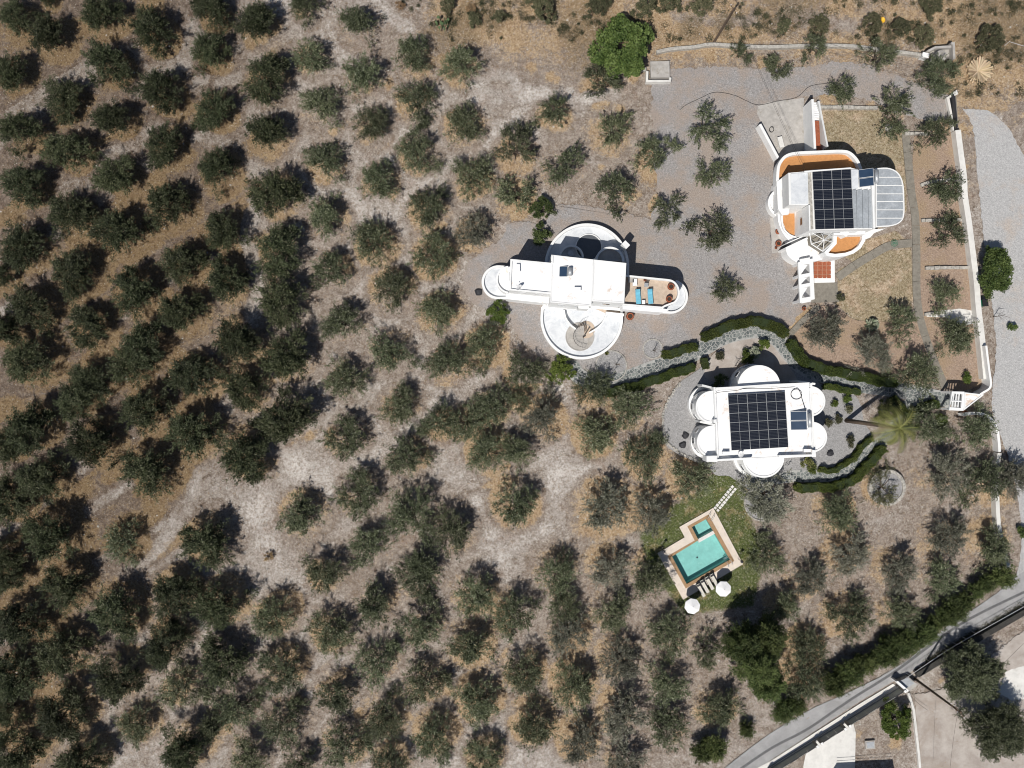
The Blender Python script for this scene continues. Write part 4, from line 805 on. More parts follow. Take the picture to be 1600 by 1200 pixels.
def rightx(y): 
    P = can; best = 1368
    for i in range(len(P) - 1):
        (xa, ya), (xb, yb) = P[i], P[i + 1]
        if min(ya, yb) <= y <= max(ya, yb) and ya != yb: best = max(best, xa + (xb - xa) * (y - ya) / (yb - ya))
    return best
for i in range(7):
    y0, y1 = ys[i] + .8, ys[i + 1] - .8; N = 5; R_s = [(rightx(y0 + (y1 - y0) * k / N) - 2.3, y0 + (y1 - y0) * k / N) for k in range(N + 1)]
    flat(HC, [(1369.5, y0)] + R_s + [(1369.5, y1)], 6.70, M['roofsheet'], "roof_sheet", .05)
wall_in = [(1367, 275), (1394, 275), (1400, 300), (1400, 330), (1392, 343), (1367, 345)]
b = MB(); b.prism(WL(wall_in, 6.40), -.3, 6.40); b.build("wall", M['white'], HC)
# west lobes
b = MB(); b.prism(WL([(1213.5, 284), (1232.5, 270.5), (1234, 320), (1232, 335), (1222, 336), (1215.5, 326)], 4.6), 4.2, 4.6, 0, 0, True); b.prism(WL([(1224, 286), (1232.5, 280), (1234, 320), (1230, 330), (1226, 326)], 4.6), -.3, 4.25); b.build("wall", M['white'], HC)
terrace(HC, arc(1223, 317, 23, 100, 255, 22) + [(1224, 295), (1226, 339)], .7, 1.15, .3, M['roofw'])
lo = smooth_line([(1215, 326), (1216, 345), (1222, 362), (1231, 374), (1240, 384)], 4) + [(1262, 372), (1264, 358), (1264, 321), (1236, 321)]
block(HC, lo, 1.8)
flat(HC, [(1223.5, 332.5), (1243.5, 332.5)] + [(1244.5, 350), (1246, 369), (1236, 366), (1228, 358.5), (1224, 348)], 1.86, M['orange'], "terrace_floor", .05)
strip_px(HC, [(1243.8, 332), (1245.8, 367)], .15, 1.7, 2.3); strip_px(HC, smooth_line([(1221.5, 332), (1222.5, 350), (1227, 360.5), (1236, 368), (1246, 371)], 4), .18, 1.7, 2.2)
strip_px(HC, [(1228, 388), (1262, 372)], .25, 0, 3.0); strip_px(HC, [(1230, 380), (1262, 366)], .12, 0, 2.6)
block(HC, smooth_line([(1228, 389), (1231, 399), (1240, 407), (1252, 411), (1275, 408), (1290, 403), (1300, 398)], 4) + [(1296, 380), (1284, 392), (1268, 381), (1262, 372)], 2.2)
# glazed-frame court between the wings
flat(HC, [(1265, 361), (1302, 361), (1302, 378), (1286, 392.5), (1268, 381)], 3.4, M['concgrey'], "court_floor", 3.4)
b = MB()
fr = [(1265, 361), (1302, 361), (1302, 378), (1286, 392.5), (1268, 381)]
for i in range(5): A = W(*fr[i], 4.9); B = W(*fr[(i + 1) % 5], 4.9); b.tube([(*A, 4.85), (*B, 4.85)], .07, 4)
Cc = W(1288, 375, 5.90)
for q in fr + [(1283, 361), (1302, 369), (1276, 387)]: A = W(*q, 4.9); b.tube([(*A, 4.87), (*Cc, 5.90)], .05, 4)
b.build("glazing_frame", M['white'], HC)
# south-east ochre terrace
terrace(HC, [(1302.5, 362), (1353, 361), (1352, 376), (1345, 388), (1334, 396), (1322, 400), (1305, 402), (1292, 400), (1288, 394), (1302, 379)], 3.6, 4.3, .42, M['orange'])
b = MB(); b.prism(WL([(1302, 361), (1352, 358), (1352, 366), (1325, 367), (1322, 370), (1318, 366.5), (1303, 367.5)], 5.3), -.2, 5.3); b.build("wall", M['white'], HC)
b = MB(); b.prism(WL([(1352, 360), (1366, 358), (1384, 357), (1366, 364), (1360, 371), (1352, 374)], 3.0), -.2, 3.0); b.build("wall", M['white'], HC)
# arcade slab with three openings
oA = [(1247, 410), (1270, 404), (1271, 430), (1273, 467.5), (1250, 473.5)]
P = lambda x, y: W(x, y, 3.0)
holes_y = [(414, 429), (432, 444), (448, 466)]
b = MB(); zt = 3.0
b.prism(WL([(1264.5, 405), (1270, 404), (1273, 467.5), (1266.5, 469)], zt), -.1, zt)
b.prism(WL([(1247, 410), (1250.5, 409), (1253.5, 472.5), (1250, 473.5)], zt), zt - .35, zt - .003, 0, 0, True)
for ya, yb in ((404, 414), (428, 433.5), (443.5, 449), (465, 473)):
    f = lambda y, s: (1250 + (y - 404) * .045 if s else 1265.5 + (y - 404) * .03, y + (-2 if not s else 1))
    b.prism(WL([f(ya, 1), f(ya, 0), f(yb, 0), f(yb, 1)], zt), zt - .3, zt - .006, 0, 0, True)

for (ya, yb) in ((414, 428), (433.5, 443.5), (449, 465)): b.prism(WL([(1250.5, ya), (1262, ya), (1257.5, (ya + yb) / 2 - 1), (1252, yb)], zt), zt - .3, zt - .009, 0, 0, True)
b.build("arcade_slab", M['white'], HC)
for y_ in (411, 430.5, 446.5, 470): b = MB(); x, y = W(1251.5, y_, 2.8); b.box(x, y, .28, .3, -.1, 2.68); b.build("arcade_pillar", M['white'], HC)
# tiled porch
flat(HC, [(1271, 403), (1304, 402), (1304.5, 441), (1272.5, 442)], .34, M['white'], "porch_step", .4)
flat(HC, [(1271.2, 403.5), (1296.2, 403), (1296.6, 433), (1272.2, 433.5)], .355, M['grout'], 'tile_bed', .02)
tm = MB(); tm.box(0, 0, .5, .5, 0, .05); tme = tm.mesh("floor_tile", M['terra']); r = random.Random(2)
for i in range(4):
    for j in range(5):
        x, y = W(1271.2 + 3.1 + i * 6.95, 405.6 + j * 6.55, .36); inst("floor_tile", tme, HC, (x - HC.location.x, y - HC.location.y, .335), 0, (01.0, .94, 1))
# north stair: tall white side wall, steps, terracotta landing
strip_px(HC, [(1269.5, 155), (1272.5, 236)], .3, 0, 3.1, "stair_wall", None, 3.35); strip_px(HC, [(1279.3, 157.5), (1283.5, 236)], .22, 0, .9, "stair_wall", None, 3.0)
for k in range(8):
    y0 = 160 + k * 3.5; zt = .18 + k * .19; b = MB(); b.prism(WL([(1271.5, y0), (1279.8, y0), (1280, y0 + 4.2), (1271.7, y0 + 4.2)], zt), -.1, zt); b.build("step", M['roofw'], HC)
b = MB(); b.prism(WL([(1271.8, 188.5), (1280, 188.5), (1282.5, 238), (1273, 238)], 1.8), -.1, 1.8); b.build("stair_landing", M['terra'], HC)
pw = ccw(WL(rC1, 7.00))
for i in range(len(pw)):
    A, B = pw[i], pw[(i + 1) % len(pw)]; d = math.dist(A, B)
    if d > 2.5:
        for t in ((.25, .5, .75) if d > 6 else (.5,)): opening(HC, A, B, t, 1.0, 1.5, 4.1)
for i in range(1, 5):
    A, B = ccw(WL(wall_in, 6.40))[i], ccw(WL(wall_in, 6.40))[(i + 1) % 6]
    if math.dist(A, B) > 1.5: opening(HC, A, B, .5, 1.2, 2.1, .2, "door")
pv_array("black solar panels in two columns and six rows on the ochre terraced house", (1268.8, 266), 2, 6, 7.30, (30.3, -.9), (0.85, 15.45))
solar_heater("dark blue twin solar water heater beside the grey rounded roof", 1351, 279, 7.10, 1.55, 2.2, R_(3), 2)
strip = MB(); strip.strip(WL([(1187.5, 194), (1216, 247)], 1.5), .34, -.1, 1.5); tag(strip.build("garden_wall", M['white']), "white slanting wall between the carport slab and the gravel yard", "wall")
x, y = W(1220, 222, .5); b = MB(); t = thing("bench_block", x, y, "pale block standing on the carport slab beside the slanting wall", "bench"); b.box(x, y, .5, 1.3, 0.03, .5, R_(14)); b.build("body", M['concwhite'], t); b = MB(); b.box(x, y, .6, 1.4, .5, .58, R_(14)); b.build("seat", M['concwhite'], t)
pot("terracotta pot on the small paved terrace left of the ochre terraced house", 1217, 361, 0.03, .4, .6); pot("planted pot on the small paved terrace, lower one", 1217, 380, 0.03, .42, .5); pot("tiny pot beside the small terrace railing", 1213, 387, .03, .18, .35)
pot("single pot on the gravel below the white arcade", 1257, 482, 0.02, .27, .5)
cable("terrace_railing", "dark railing around the lower edge of the small paved terrace", [(*W(x, y, .9), .9) for x, y in [(1204, 367), (1205, 380)]], .03, M['darkmetal'], "railing", None, 1)
# water hose coil and cable on the gravel
cable("hose_coil", "black hose coiled on the carport slab", [(*W(1205 + 3.4 * math.cos(t * .7), 203 + 4 * math.sin(t * .7), 0), .05 + .012 * t) for t in range(18)], .03, M['black'], "hose")
cable("irrigation_hose", "long black hose curving across the gravel yard towards the carport", [(*W(x, y, 0), .04) for x, y in [(1062, 172), (1072, 164), (1095, 153), (1113, 145), (1130, 145), (1150, 150), (1165, 157), (1185, 164), (1215, 158), (1245, 152), (1265, 135), (1295, 130)]], .03, M['black'], "hose")
# ============================================================ swimming pool
PX = lambda pts, z=0: WL(pts, z)
deck_o = [(1114.5, 793.5), (1061.5, 823.5), (1070, 839.5), (1027.5, 864.5), (1067.5, 937), (1161, 881.5)]
cop_o = [(1107, 804), (1074, 822.5), (1085.5, 844.5), (1043, 869), (1071.5, 919.5), (1147.5, 876.5)]
wat_o = [(1103.5, 811), (1081, 823.5), (1091.5, 844), (1050, 869.5), (1073, 912.5), (1140.5, 874.5)]
def insec(o): return WL(o, 0.1)
pool = thing("swimming_pool", *W(1095, 870), "L shaped turquoise swimming pool with brown edge and cream tiled deck", "swimming pool")
def ringpoly(mb, A, B, z0, z1, m=0): mb.ring(A, 0, z0, z1, m, inner=B)
b = MB(); ringpoly(b, insec(deck_o), insec(cop_o), -0.3, 0.10); b.build("pool_deck", M['deck'], pool)
b = MB(); ringpoly(b, insec(cop_o), insec(wat_o), -0.3, 0.13); b.build("pool_edge", M['coping'], pool)
wp = ccw(insec(wat_o)); n = len(wp); zb = -1.15
b = MB()
for i in range(n): A, B = wp[i], wp[(i + 1) % n]; b.face([(*B, -.02), (*A, -.02), (*A, zb), (*B, zb)])
b.face([(*q, zb) for q in wp])
b.build("basin", M['pool'], pool)
b = MB(); b.prism(PX([(1090.5, 842.5), (1115.3, 828.7), (1118.2, 833.3), (1092, 848)], .1), zb, .09); b.build("divider_wall", M['concwhite'], pool)
b = MB(); b.prism(PX([(1103.5, 811), (1081, 823.5), (1090.5, 843), (1115.5, 829)], 0.1), zb, zb + .35); b.build("basin_step", M['pool'], pool)
b = MB(); b.face([(*q, -.12) for q in wp]); b.build("water", M['water'], pool)
x, y = W(1089.5, 871, -1.1); b = MB(); b.cyl(x, y, .12, .12, zb, zb + .02, 12); b.build("drain", M['darkmetal'], pool)
def rail(px, py, ang, n):
    x, y = W(px, py, .3); c_, s_ = math.cos(ang), math.sin(ang); b = MB()
    for o in (-.28, .28):
        f = lambda a, h: (x + a * c_ - o * s_, y + a * s_ + o * c_, h)
        b.tube([f(-.55, .1), f(-.5, .6), f(-.3, .8), f(0, .78), f(.3, .55), f(.38, .1), f(.38, -.8)], .03, 6)
    for h in (-.1, -.4, -.7): b.tube([(x + .38 * c_ + .28 * s_, y + .38 * s_ - .28 * c_, h), (x + .38 * c_ - .28 * s_, y + .38 * s_ + .28 * c_, h)], .03, 5)
    b.build("pool_ladder", M['greymetal'], pool)
rail(1138, 877.5, R_(120), 1); rail(1110, 808, R_(240), 2)
def garden_lamp(px, py, label, h=0.7, post=True, r=.14):
    x, y = W(px, py, h); root = thing("garden_lamp", x, y, label, "garden lamp", "small white globe lamps")
    b = MB(); b.tube([(x, y, 0), (x, y, h - .1)], .03, 6); b.build("post", M['darkmetal'], root); b = MB(); b.lathe(x, y, [(.001, h - r)] + [(r * math.cos(R_(a)), h + r * math.sin(R_(a))) for a in (-60, -30, 0, 30, 60)] + [(.001, h + r)], 12); b.build("globe", M['fabricw'], root, True)
garden_lamp(1033.5, 881, "white globe lamp at the left edge of the pool deck"); garden_lamp(1179, 508.5, "white globe lamp on the inner edge of the arched hedge above the stone path"); garden_lamp(1108, 565, "white globe lamp on the small six sided clipped bush"); garden_lamp(1242, 547, "white globe lamp by the hedge to the right of the stone path bend")
garden_lamp(1359.5, 722, "white globe lamp on the hedge below the palm crown"); garden_lamp(1251.5, 758.5, "white globe lamp at the left end of the lowest curved hedge"); garden_lamp(968, 609.5, "white globe lamp at the hedge below the middle house"); garden_lamp(1337, 588.5, "white globe lamp on the long hedge above the stone path, right part")
def deck_lantern(px, py, label):
    x, y = W(px, py, 1.9); root = thing("deck_lantern", x, y, label, "lamp post"); b = MB(); b.tube([(x, y, 0), (x, y, 1.8)], .035, 6); b.build("post", M['darkmetal'], root); b = MB(); b.lathe(x, y, [(.02, 1.75), (.17, 1.85), (.2, 2.0), (.12, 2.1), (.001, 2.14)], 12); b.build("lantern_head", M['darkmetal'], root)
deck_lantern(1037, 861.5, "black lantern on a thin post at the left corner of the pool deck"); deck_lantern(1159, 877.5, "black lantern on a thin post at the right corner of the pool deck")
def parasol(px, py, label, rot0):
    z = 2.45; x, y = W(px, py, z); root = thing("parasol", x, y, label, "parasol", "white parasols by the pool"); b = MB(); n = 8; r = 1.02
    v = [(x, y, z + .32)] + [(x + r * math.cos(rot0 + 6.2832 * i / n), y + r * math.sin(rot0 + 6.2832 * i / n), z - .05) for i in range(n)] + [(x + r * math.cos(rot0 + 6.2832 * i / n), y + r * math.sin(rot0 + 6.2832 * i / n), z - .2) for i in range(n)]
    mid = [(x + .5 * r * math.cos(rot0 + 6.2832 * i / n), y + .5 * r * math.sin(rot0 + 6.2832 * i / n), z + .12) for i in range(n)]; v += mid
    f = [(0, 17 + i, 17 + (i + 1) % n) for i in range(n)] + [(17 + i, 1 + i, 1 + (i + 1) % n, 17 + (i + 1) % n) for i in range(n)] + [(1 + i, 9 + i, 9 + (i + 1) % n, 1 + (i + 1) % n) for i in range(n)]
    b.add(v, f); b.build("canopy", M['fabricw'], root)
    b = MB(); b.tube([(x, y, 0), (x, y, z + .4)], .03, 8); b.build("pole", M['greymetal'], root)
    for i in range(n): b = MB(); b.tube([(x, y, z + .28), (x + r * .97 * math.cos(rot0 + 6.2832 * i / n), y + r * .97 * math.sin(rot0 + 6.2832 * i / n), z - .08)], .012, 4); b.build("rib", M['greymetal'], root)
    b = MB(); b.cyl(x, y, .28, .24, 0.09, .2, 16); b.build("base", M['concrete'], root)
parasol(1082, 947.5, "white eight sided parasol at the bottom corner of the pool deck", .2); parasol(1130.5, 920.5, "white eight sided parasol on the right of the pool sun loungers", .35)
for i, (x, y, l) in enumerate([(1095, 922, "partly shaded sun lounger beside the lower pool parasol"), (1101, 916, "second white pool lounger, next to the one in the parasol shade"), (1108.5, 911, "third white pool lounger, middle of the sunny ones"), (1116, 906.5, "pool lounger nearest to the right hand parasol")]):
    sunbed(l, x, y, .1, 1.95, .5, R_(119), M['fabriccream'], M['darkmetal'], .34, "white sun loungers by the pool")
small_table("small dark table between the right pool lounger and parasol", 1122, 910, .1, .35, .35, M['darkmetal'])
ss = thing("stepping_stones", *W(1133, 778), "double row of square stepping stones across the lawn towards the clover house", "stepping stones")
sm = MB(); sm.box(0, 0, .34, .34, -.1, .03); sme = sm.mesh("stone", M['concwhite']); r = random.Random(4)
for i in range(9):
    for s in (0, 1):
        px, py = 1117.5 + i * 3.35 + s * 4.3, 793.5 - i * 4.1 + s * 3.8; x, y = W(px, py); inst("stone", sme, ss, (x - ss.location.x, y - ss.location.y, .0), R_(50) + r.uniform(-.1, .1), (r.uniform(.85, 1.15), r.uniform(.85, 1.1), 1))

# ============================================================ boundary walls, terrace walls, gate house
def wall(label, pts, t, z, mat, name="garden_wall", blocks=None, zpx=None, cap=None):
    P = WL(pts, z if zpx is None else zpx); root = thing(name, *P[0], label, "wall"); b = MB(); b.strip(P, t, -.3, z); b.build("wall_body", mat, root)
    if cap: b = MB(); b.strip(P, t + .08, z, z + .06); b.build("coping", cap, root)
    return root
wall("long white boundary wall with broad top between the garden and the grey track", smooth_line([(1497, 203), (1501, 235), (1506.5, 275), (1508, 305), (1514, 345), (1521, 400), (1526, 440), (1529, 480), (1535, 530), (1539, 570), (1541, 592)], 4), .72, 1.1, M['concwhite'], "boundary_wall", cap=None)
wall("thin raised white rim along the track side of the boundary wall near the gatehouse", smooth_line([(1541, 540), (1546, 580), (1548.5, 598), (1546, 607), (1537, 613), (1527, 619)], 4), .26, 1.9, M['white'], "boundary_wall")
wall("white curved wall running from the gatehouse down beside the grey track", smooth_line([(1505, 648), (1520, 646), (1535, 647), (1550, 656), (1558, 672), (1561, 690), (1562, 706)], 4), .34, 1.2, M['white'], "boundary_wall")
wall("grey concrete wall below the curved white wall, half hidden by olive trees", smooth_line([(1562, 708), (1558, 740), (1559, 790), (1562, 826), (1570, 862), (1577, 890)], 4), .5, 1.0, M['concwhite'], "boundary_wall")
wall("pale low stone wall along the upper edge of the gravel yard", smooth_line([(1026, 81), (1050, 76), (1085, 73), (1110, 69), (1150, 71), (1200, 73), (1260, 71), (1320, 71), (1360, 75), (1400, 80), (1445, 86)], 4), .42, .5, M['stonewall'], "stone_wall")
wall("short low stone wall between the fig tree and the concrete tank", [(982, 108), (1010, 108)], .5, .35, M['stonewall'], "stone_wall")
for l, pts in (("low stone terrace wall right of the ochre house stair, along the dry lawn", [(1281, 167), (1320, 167), (1374, 168)]), ("low stone wall beneath the olive with the stone, at the top of the long path", [(1415, 208), (1432, 208), (1450, 209)]),
               ("second stone terrace wall from the top in the right garden, below a sprawling olive", [(1440, 289), (1460, 283), (1500, 280)]), ("third stone terrace wall from the top in the right garden", [(1441, 344), (1470, 344), (1504, 343)]),
               ("fourth stone terrace wall from the top in the right garden, longest and straight", [(1447, 419), (1480, 418), (1519, 418)]), ("ragged stone terrace wall at the edge of the concrete pad in the right garden", [(1446, 491), (1460, 490), (1474, 490)])):
    root = thing("terrace_wall", *W(*pts[0]), l, "wall"); L = smooth_line(WL(pts, .4), 6); k = 0; r = random.Random(len(l)); s = 0
    tot = sum(math.dist(L[i], L[i + 1]) for i in range(len(L) - 1)); pos = 0
    while pos < tot - .2:
        ln = r.uniform(.45, .8); ln = min(ln, tot - pos); a = pos; bpos = pos + ln - .03
        def at(q):
            u = 0
            for i in range(len(L) - 1):
                d = math.dist(L[i], L[i + 1])
                if u + d >= q: return (L[i][0] + (L[i + 1][0] - L[i][0]) * (q - u) / d, L[i][1] + (L[i + 1][1] - L[i][1]) * (q - u) / d)
                u += d
            return L[-1]
        A, B = at(a), at(bpos); b = MB(); b.box((A[0] + B[0]) / 2, (A[1] + B[1]) / 2, ln - .03, r.uniform(.34, .46), -.1, r.uniform(.3, .42), math.atan2(B[1] - A[1], B[0] - A[0]) + r.uniform(-.05, .05)); b.build("stone", M['stonewall'], root); pos += ln
# gatehouse
G = thing("gatehouse", *W(1505, 626), "small white gatehouse with slatted opening and pointed triangular roof beside the track", "gatehouse")
tri = [(1507, 613), (1538, 616.5), (1506.5, 641)]
pt = ccw(WL(tri, 3.0)); b = MB(); b.prism(pt, -.2, 2.8); b.build("wall", M['white'], G); b = MB(); b.prism(offset(pt, .12), 2.7, 2.88); b.build("roof", roof_white("stained_gatehouse_roof", .47), G); b = MB(); b.ring(pt, .16, 2.8, 3.0); b.build("parapet", M['white'], G)
sq = WL([(1487.5, 611.5), (1507, 612), (1505.5, 642), (1483, 641)], 2.9); inn = WL([(1489.5, 615), (1504, 616), (1501.5, 637.5), (1484, 636)], 2.9)
b = MB(); b.ring(ccw(sq), 0, 2.6, 2.9, 0, inner=inn); b.prism(sq[:1] + [(sq[0][0] + .1, sq[0][1])] + [(sq[0][0], sq[0][1] - .1)], 0, 2.6); b.build("frame_roof", M['white'], G)
for x, y in ((1486.5, 613.5), (1505, 614), (1503.5, 640), (1483.5, 639)): b = MB(); X, Y = W(x, y, 2.5); b.box(X, Y, .24, .24, -.1, 2.58); b.build("pillar", M['white'], G)
for i in range(3): b = MB(); b.tube([(*W(1490.5 + i * 4.2, 615.5, 2.75), 2.75), (*W(1487.5 + i * 4.6, 637, 2.75), 2.75)], .09, 4); b.build("slat", M['white'], G)
b = MB(); b.tube([(*W(1486, 626, 2.8), 2.77), (*W(1503, 627, 2.8), 2.77)], .10, 4); b.build("slat", M['white'], G)
pot("terracotta pot at the foot of the gatehouse wall", 1509, 645, .02, .33, .5)
# corner tank house at the top right
T = thing("water_tank_house", *W(1478, 82), "white walled corner structure with round tank at the top of the boundary", "tank")
b = MB(); b.strip(WL([(1450, 80), (1461, 74.5), (1486, 73)], 1.4), .3, -.1, 1.5); b.strip(WL([(1486, 68), (1489.5, 68), (1490.5, 92)], 1.6), .3, -.1, 1.7); b.prism(WL([(1452, 82), (1462, 76), (1487, 75), (1488, 88), (1470, 88)], .8), -.1, .8); b.build("wall", M['concrete'], T)
b = MB(); x, y = W(1470.5, 87, 1.9); b.cyl(x, y, .72, .7, 0, 1.9, 24); b.lathe(x, y, [(.72, 1.9), (.4, 1.99), (.001, 2.02)], 24); b.build("round_tank", M['concrete'], T, True)
x, y = W(1446.5, 86, 1.1); t = thing("meter_box", x, y, "small white box beside the round tank at the top right", "box"); b = MB(); b.box(x, y, .8, .5, 0, 1.05, R_(-14)); b.build("body", M['white'], t); b = MB(); b.box(x, y, .9, .6, 1.05, 1.12, R_(-14)); b.build("lid", M['fabricw'], t)
# sliding gate / channel
g = thing("driveway_gate", *W(1490, 170), "dark slatted sliding gate in the opening at the top of the white boundary wall", "gate")
for i in range(3): b = MB(); b.strip(WL([(1484.5 + i * 3.6, 149 - i), (1491 + i * 2.5, 199)], .3 + .5 * (i == 1)), .12, 0, .3 + .8 * (i == 1)); b.build("rail", M['darkmetal'], g)
b = MB(); b.prism(WL([(1481.5, 148), (1494, 144), (1497.5, 201), (1490, 203)], .02), -.1, .025); b.build("track_bed", M['concgrey'], g)
b = MB(); b.prism(WL([(1479, 152), (1483, 150), (1488, 178), (1491, 205), (1489, 204), (1485, 180)], .5), -.1, .5); b.build("post", M['concwhite'], g)
b = MB(); b.prism(WL([(1483, 150), (1495, 140), (1497, 147), (1486, 152)], .6), -.1, .6); b.build("post", M['concwhite'], g)
# concrete tank by the fig tree
t = thing("concrete_tank", *W(1028, 112), "square concrete slab tank with a low L shaped rim beside the big green tree", "tank")
b = MB(); b.prism(WL([(1016, 96), (1046, 95), (1046.5, 121), (1017, 121)], .5), -.1, .5); b.build("slab", M['concrete'], t)
b = MB(); b.strip(WL([(1011.5, 111), (1011, 126.5), (1047, 126.5), (1047.5, 121)], .75), .28, -.1, .75); b.build("rim", M['concwhite'], t)
# chicken-wire frame far right, yellow tub
t = thing("wire_frame", *W(1586, 70), "thin wire fence frame standing in the dry grass at the top right", "fence"); b = MB()
q = [(1570, 71), (1577, 65), (1600, 72), (1612, 78)]
for z in (.15, .9): b.tube([(*W(x, y, z), z) for x, y in q], .03, 4)
for x, y in q: b.tube([(*W(x, y, 0), 0), (*W(x, y, .9), .95)], .035, 4)
b.build("wire", M['alu'], t)
x, y = W(1378.5, 31, .5); t = thing("plastic_tub", x, y, "bright yellow round tub in the scrub above the top stone wall", "tub"); b = MB(); b.lathe(x, y, [(.28, 0), (.36, .45), (.40, .5), (.36, .5), (.3, .38), (.001, .36)], 20); b.build("tub", M['yellow'], t, True)
t = thing("cable_reel", *W(1397, 380), "round green wire reel lying at the bend of the garden path", "reel"); x, y = W(1397, 380); b = MB()
for rr in (.15, .3, .45): b.tube([(x + rr * math.cos(a * .35), y + rr * math.sin(a * .35), .09) for a in range(19)], .018, 4)
for a in range(6): b.tube([(x, y, .1), (x + .45 * math.cos(a * 1.047), y + .45 * math.sin(a * 1.047), .09)], .015, 4)
b.build("ring", M['plastic_g'], t)
x, y = W(1540, 473, 1.2); t = thing("waste_bin", x, y, "dark green bin beside the boundary wall under the green roadside tree", "bin"); b = MB(); b.box(x, y, .65, .85, 0, 1.1, .1); b.build("body", M['plastic_g'], t); b = MB(); b.box(x, y, .72, .92, 1.1, 1.18, .1); b.build("lid", M['black'], t)
for l, px, py in (("dark flat rock on the gravel left of the middle house", 748, 456), ("dark rock on the gravel left of the clover shaped house, lower one", 1067, 695), ("dark rocks on the gravel left of the clover shaped house, upper one", 1071, 680), ("dark rock on the gravel right of the clover shaped house", 1297, 708), ("pale boulder under the olive beside the top gravel drive", 1398, 172), ("pale boulder at the foot of the olive by the dry lawn", 1388, 200)):
    x, y = W(px, py); t = thing("rock", x, y, l, "rock"); me = bpy.data.meshes.new("rock"); b = MB(); r = random.Random(px); n = 9
    b.lathe(x, y, [(.42, -.05), (.48, .1), (.3, .28), (.001, .3)], 9); b.v = [(a + r.uniform(-.1, .1), c_ + r.uniform(-.1, .1), d) for a, c_, d in b.v]; b.build("stone", M['stonewall'] if "pale" in l else M['darkmetal'], t)
# round stone planters
def planter(label, px, py, r_px, zr, n, fill, ringw=.3):
    x, y = W(px, py, zr); root = thing("round_planter", x, y, label, "planter"); r = r_px / 12; rr = random.Random(px)
    b = MB(); b.cyl(x, y, r, r, -.1, max(.03, zr - .18), 40); b.build("soil", fill, root)
    for i in range(n): a = 6.2832 * i / n; w = 6.2832 * r / n; b = MB(); b.box(x + r * math.cos(a), y + r * math.sin(a), w * .93, ringw * rr.uniform(.8, 1.1), -.1, zr * rr.uniform(.85, 1.1), a + 1.5708 + rr.uniform(-.06, .06)); b.build("stone", M['stonewall'], root)
planter("small round pebbled planter with a bare sapling, right of the middle house", 1020, 545, 15, .12, 26, M['gravel2'], .16)
planter("large round planter circle at the lower edge of the middle house south terrace", 955, 572, 24, .14, 40, M['gravel2'], .14)
planter("round raised stone planter with scrub below the palm, ringed by a low wall", 1387, 762, 26, .6, 34, M['gravel2'], .4)
planter("round stone bed around the silvery olive below the clover shaped house", 1192, 786, 28, .18, 44, M['gravel2'], .16)
# curved rough stone edge left of clover house
root = thing("stone_edging", *W(1037, 660), "curved edging of rough pale stones along the left gravel edge of the clover house", "edging"); r = random.Random(8)
E = smooth_line(WL([(1062, 600), (1046, 622), (1036, 648), (1036, 672), (1041, 690), (1056, 703), (1078, 716), (1100, 724)]), 8)
for i in range(0, len(E), 1): x, y = E[i]; b = MB(); b.box(x + r.uniform(-.08, .08), y + r.uniform(-.08, .08), r.uniform(.22, .36), r.uniform(.16, .26), -.1, r.uniform(.1, .22), r.uniform(0, 3)); b.build("stone", M['stonewall'], root)

M['darkwall'] = varied('dark_wall_surface', (0.05, 0.048, 0.044, 1), 0.2, 2, .95)  # one near-black tone over the whole lane wall
# ============================================================ lower right plot: panel fence, channel, pole
F = thing("panel_fence", *W(1320, 1125), "grey panel fence with white posts between the pale pavement and the lower right plot", "fence")
fb = [(1405, 1073), (1320, 1126.5), (1313, 1131), (1277, 1153.5), (1270, 1158), (1200, 1202)]
L0 = WL(fb); 
for (a, b_), nseg in (((0, 1), 6), ((2, 3), 3), ((4, 5), 5)):
    for k in range(nseg):
        A = [L0[a][j] + (L0[b_][j] - L0[a][j]) * (k + .01) / nseg for j in (0, 1)]; B = [L0[a][j] + (L0[b_][j] - L0[a][j]) * (k + .99) / nseg for j in (0, 1)]
        b = MB(); b.strip([A, B], .06, .1, 1.5 + .06 * (k % 2)); b.build("panel", M['fencepanel'], F)
b = MB(); b.strip(L0, .34, -.1, .28); b.build("plinth", M['concrete'], F)
for i, (x, y) in enumerate([L0[0], L0[1], L0[2], L0[3], L0[4], L0[5]]): b = MB(); b.box(x, y, .36, .3, 0, 1.65, R_(32)); b.build("post", M['concgrey'], F); b = MB(); b.box(x, y, .3, .32, 1.65, 1.7, R_(32)); b.build("post_cap", M['white'], F)
b = MB(); b.strip([L0[0], L0[1]], .1, 1.5, 1.55); b.strip([L0[2], L0[3]], .1, 1.5, 1.55); b.strip([L0[4], L0[5]], .1, 1.5, 1.55); b.build("top_rail", M['darkmetal'], F)
K = thing("corner_block", *W(1420, 1066), "concrete corner block with metal cover where the lane walls meet", "utility box"); b = MB(); b.prism(WL([(1402, 1065), (1420, 1058), (1434, 1070), (1417, 1083)], .9), -.1, .9); b.build("body", M['concrete'], K); b = MB(); b.prism(WL([(1404, 1064.5), (1419, 1059), (1429, 1068), (1413, 1077)], .95), .88, .95); b.build("cover", M['greymetal'], K); b = MB(); b.prism(WL([(1400, 1065), (1403, 1064), (1420, 1079), (1417, 1082)], 1.5), 0, 1.5); b.build("post", M['white'], K)
wall("long dark lower wall with a rail on its top beside the asphalt lane, lower right", smooth_line([(1434, 1055), (1480, 1027), (1525, 1001), (1570, 975), (1610, 952), (1680, 912)], 3), .7, .9, M['darkwall'], "retaining_wall")
D = thing("wall_railing", *W(1440, 1045), "thin metal rail running above the dark lane wall at the lower right", "railing"); b = MB(); q = [(1412, 1062), (1440, 1043), (1480, 1016), (1525, 990), (1600, 948), (1680, 905)]
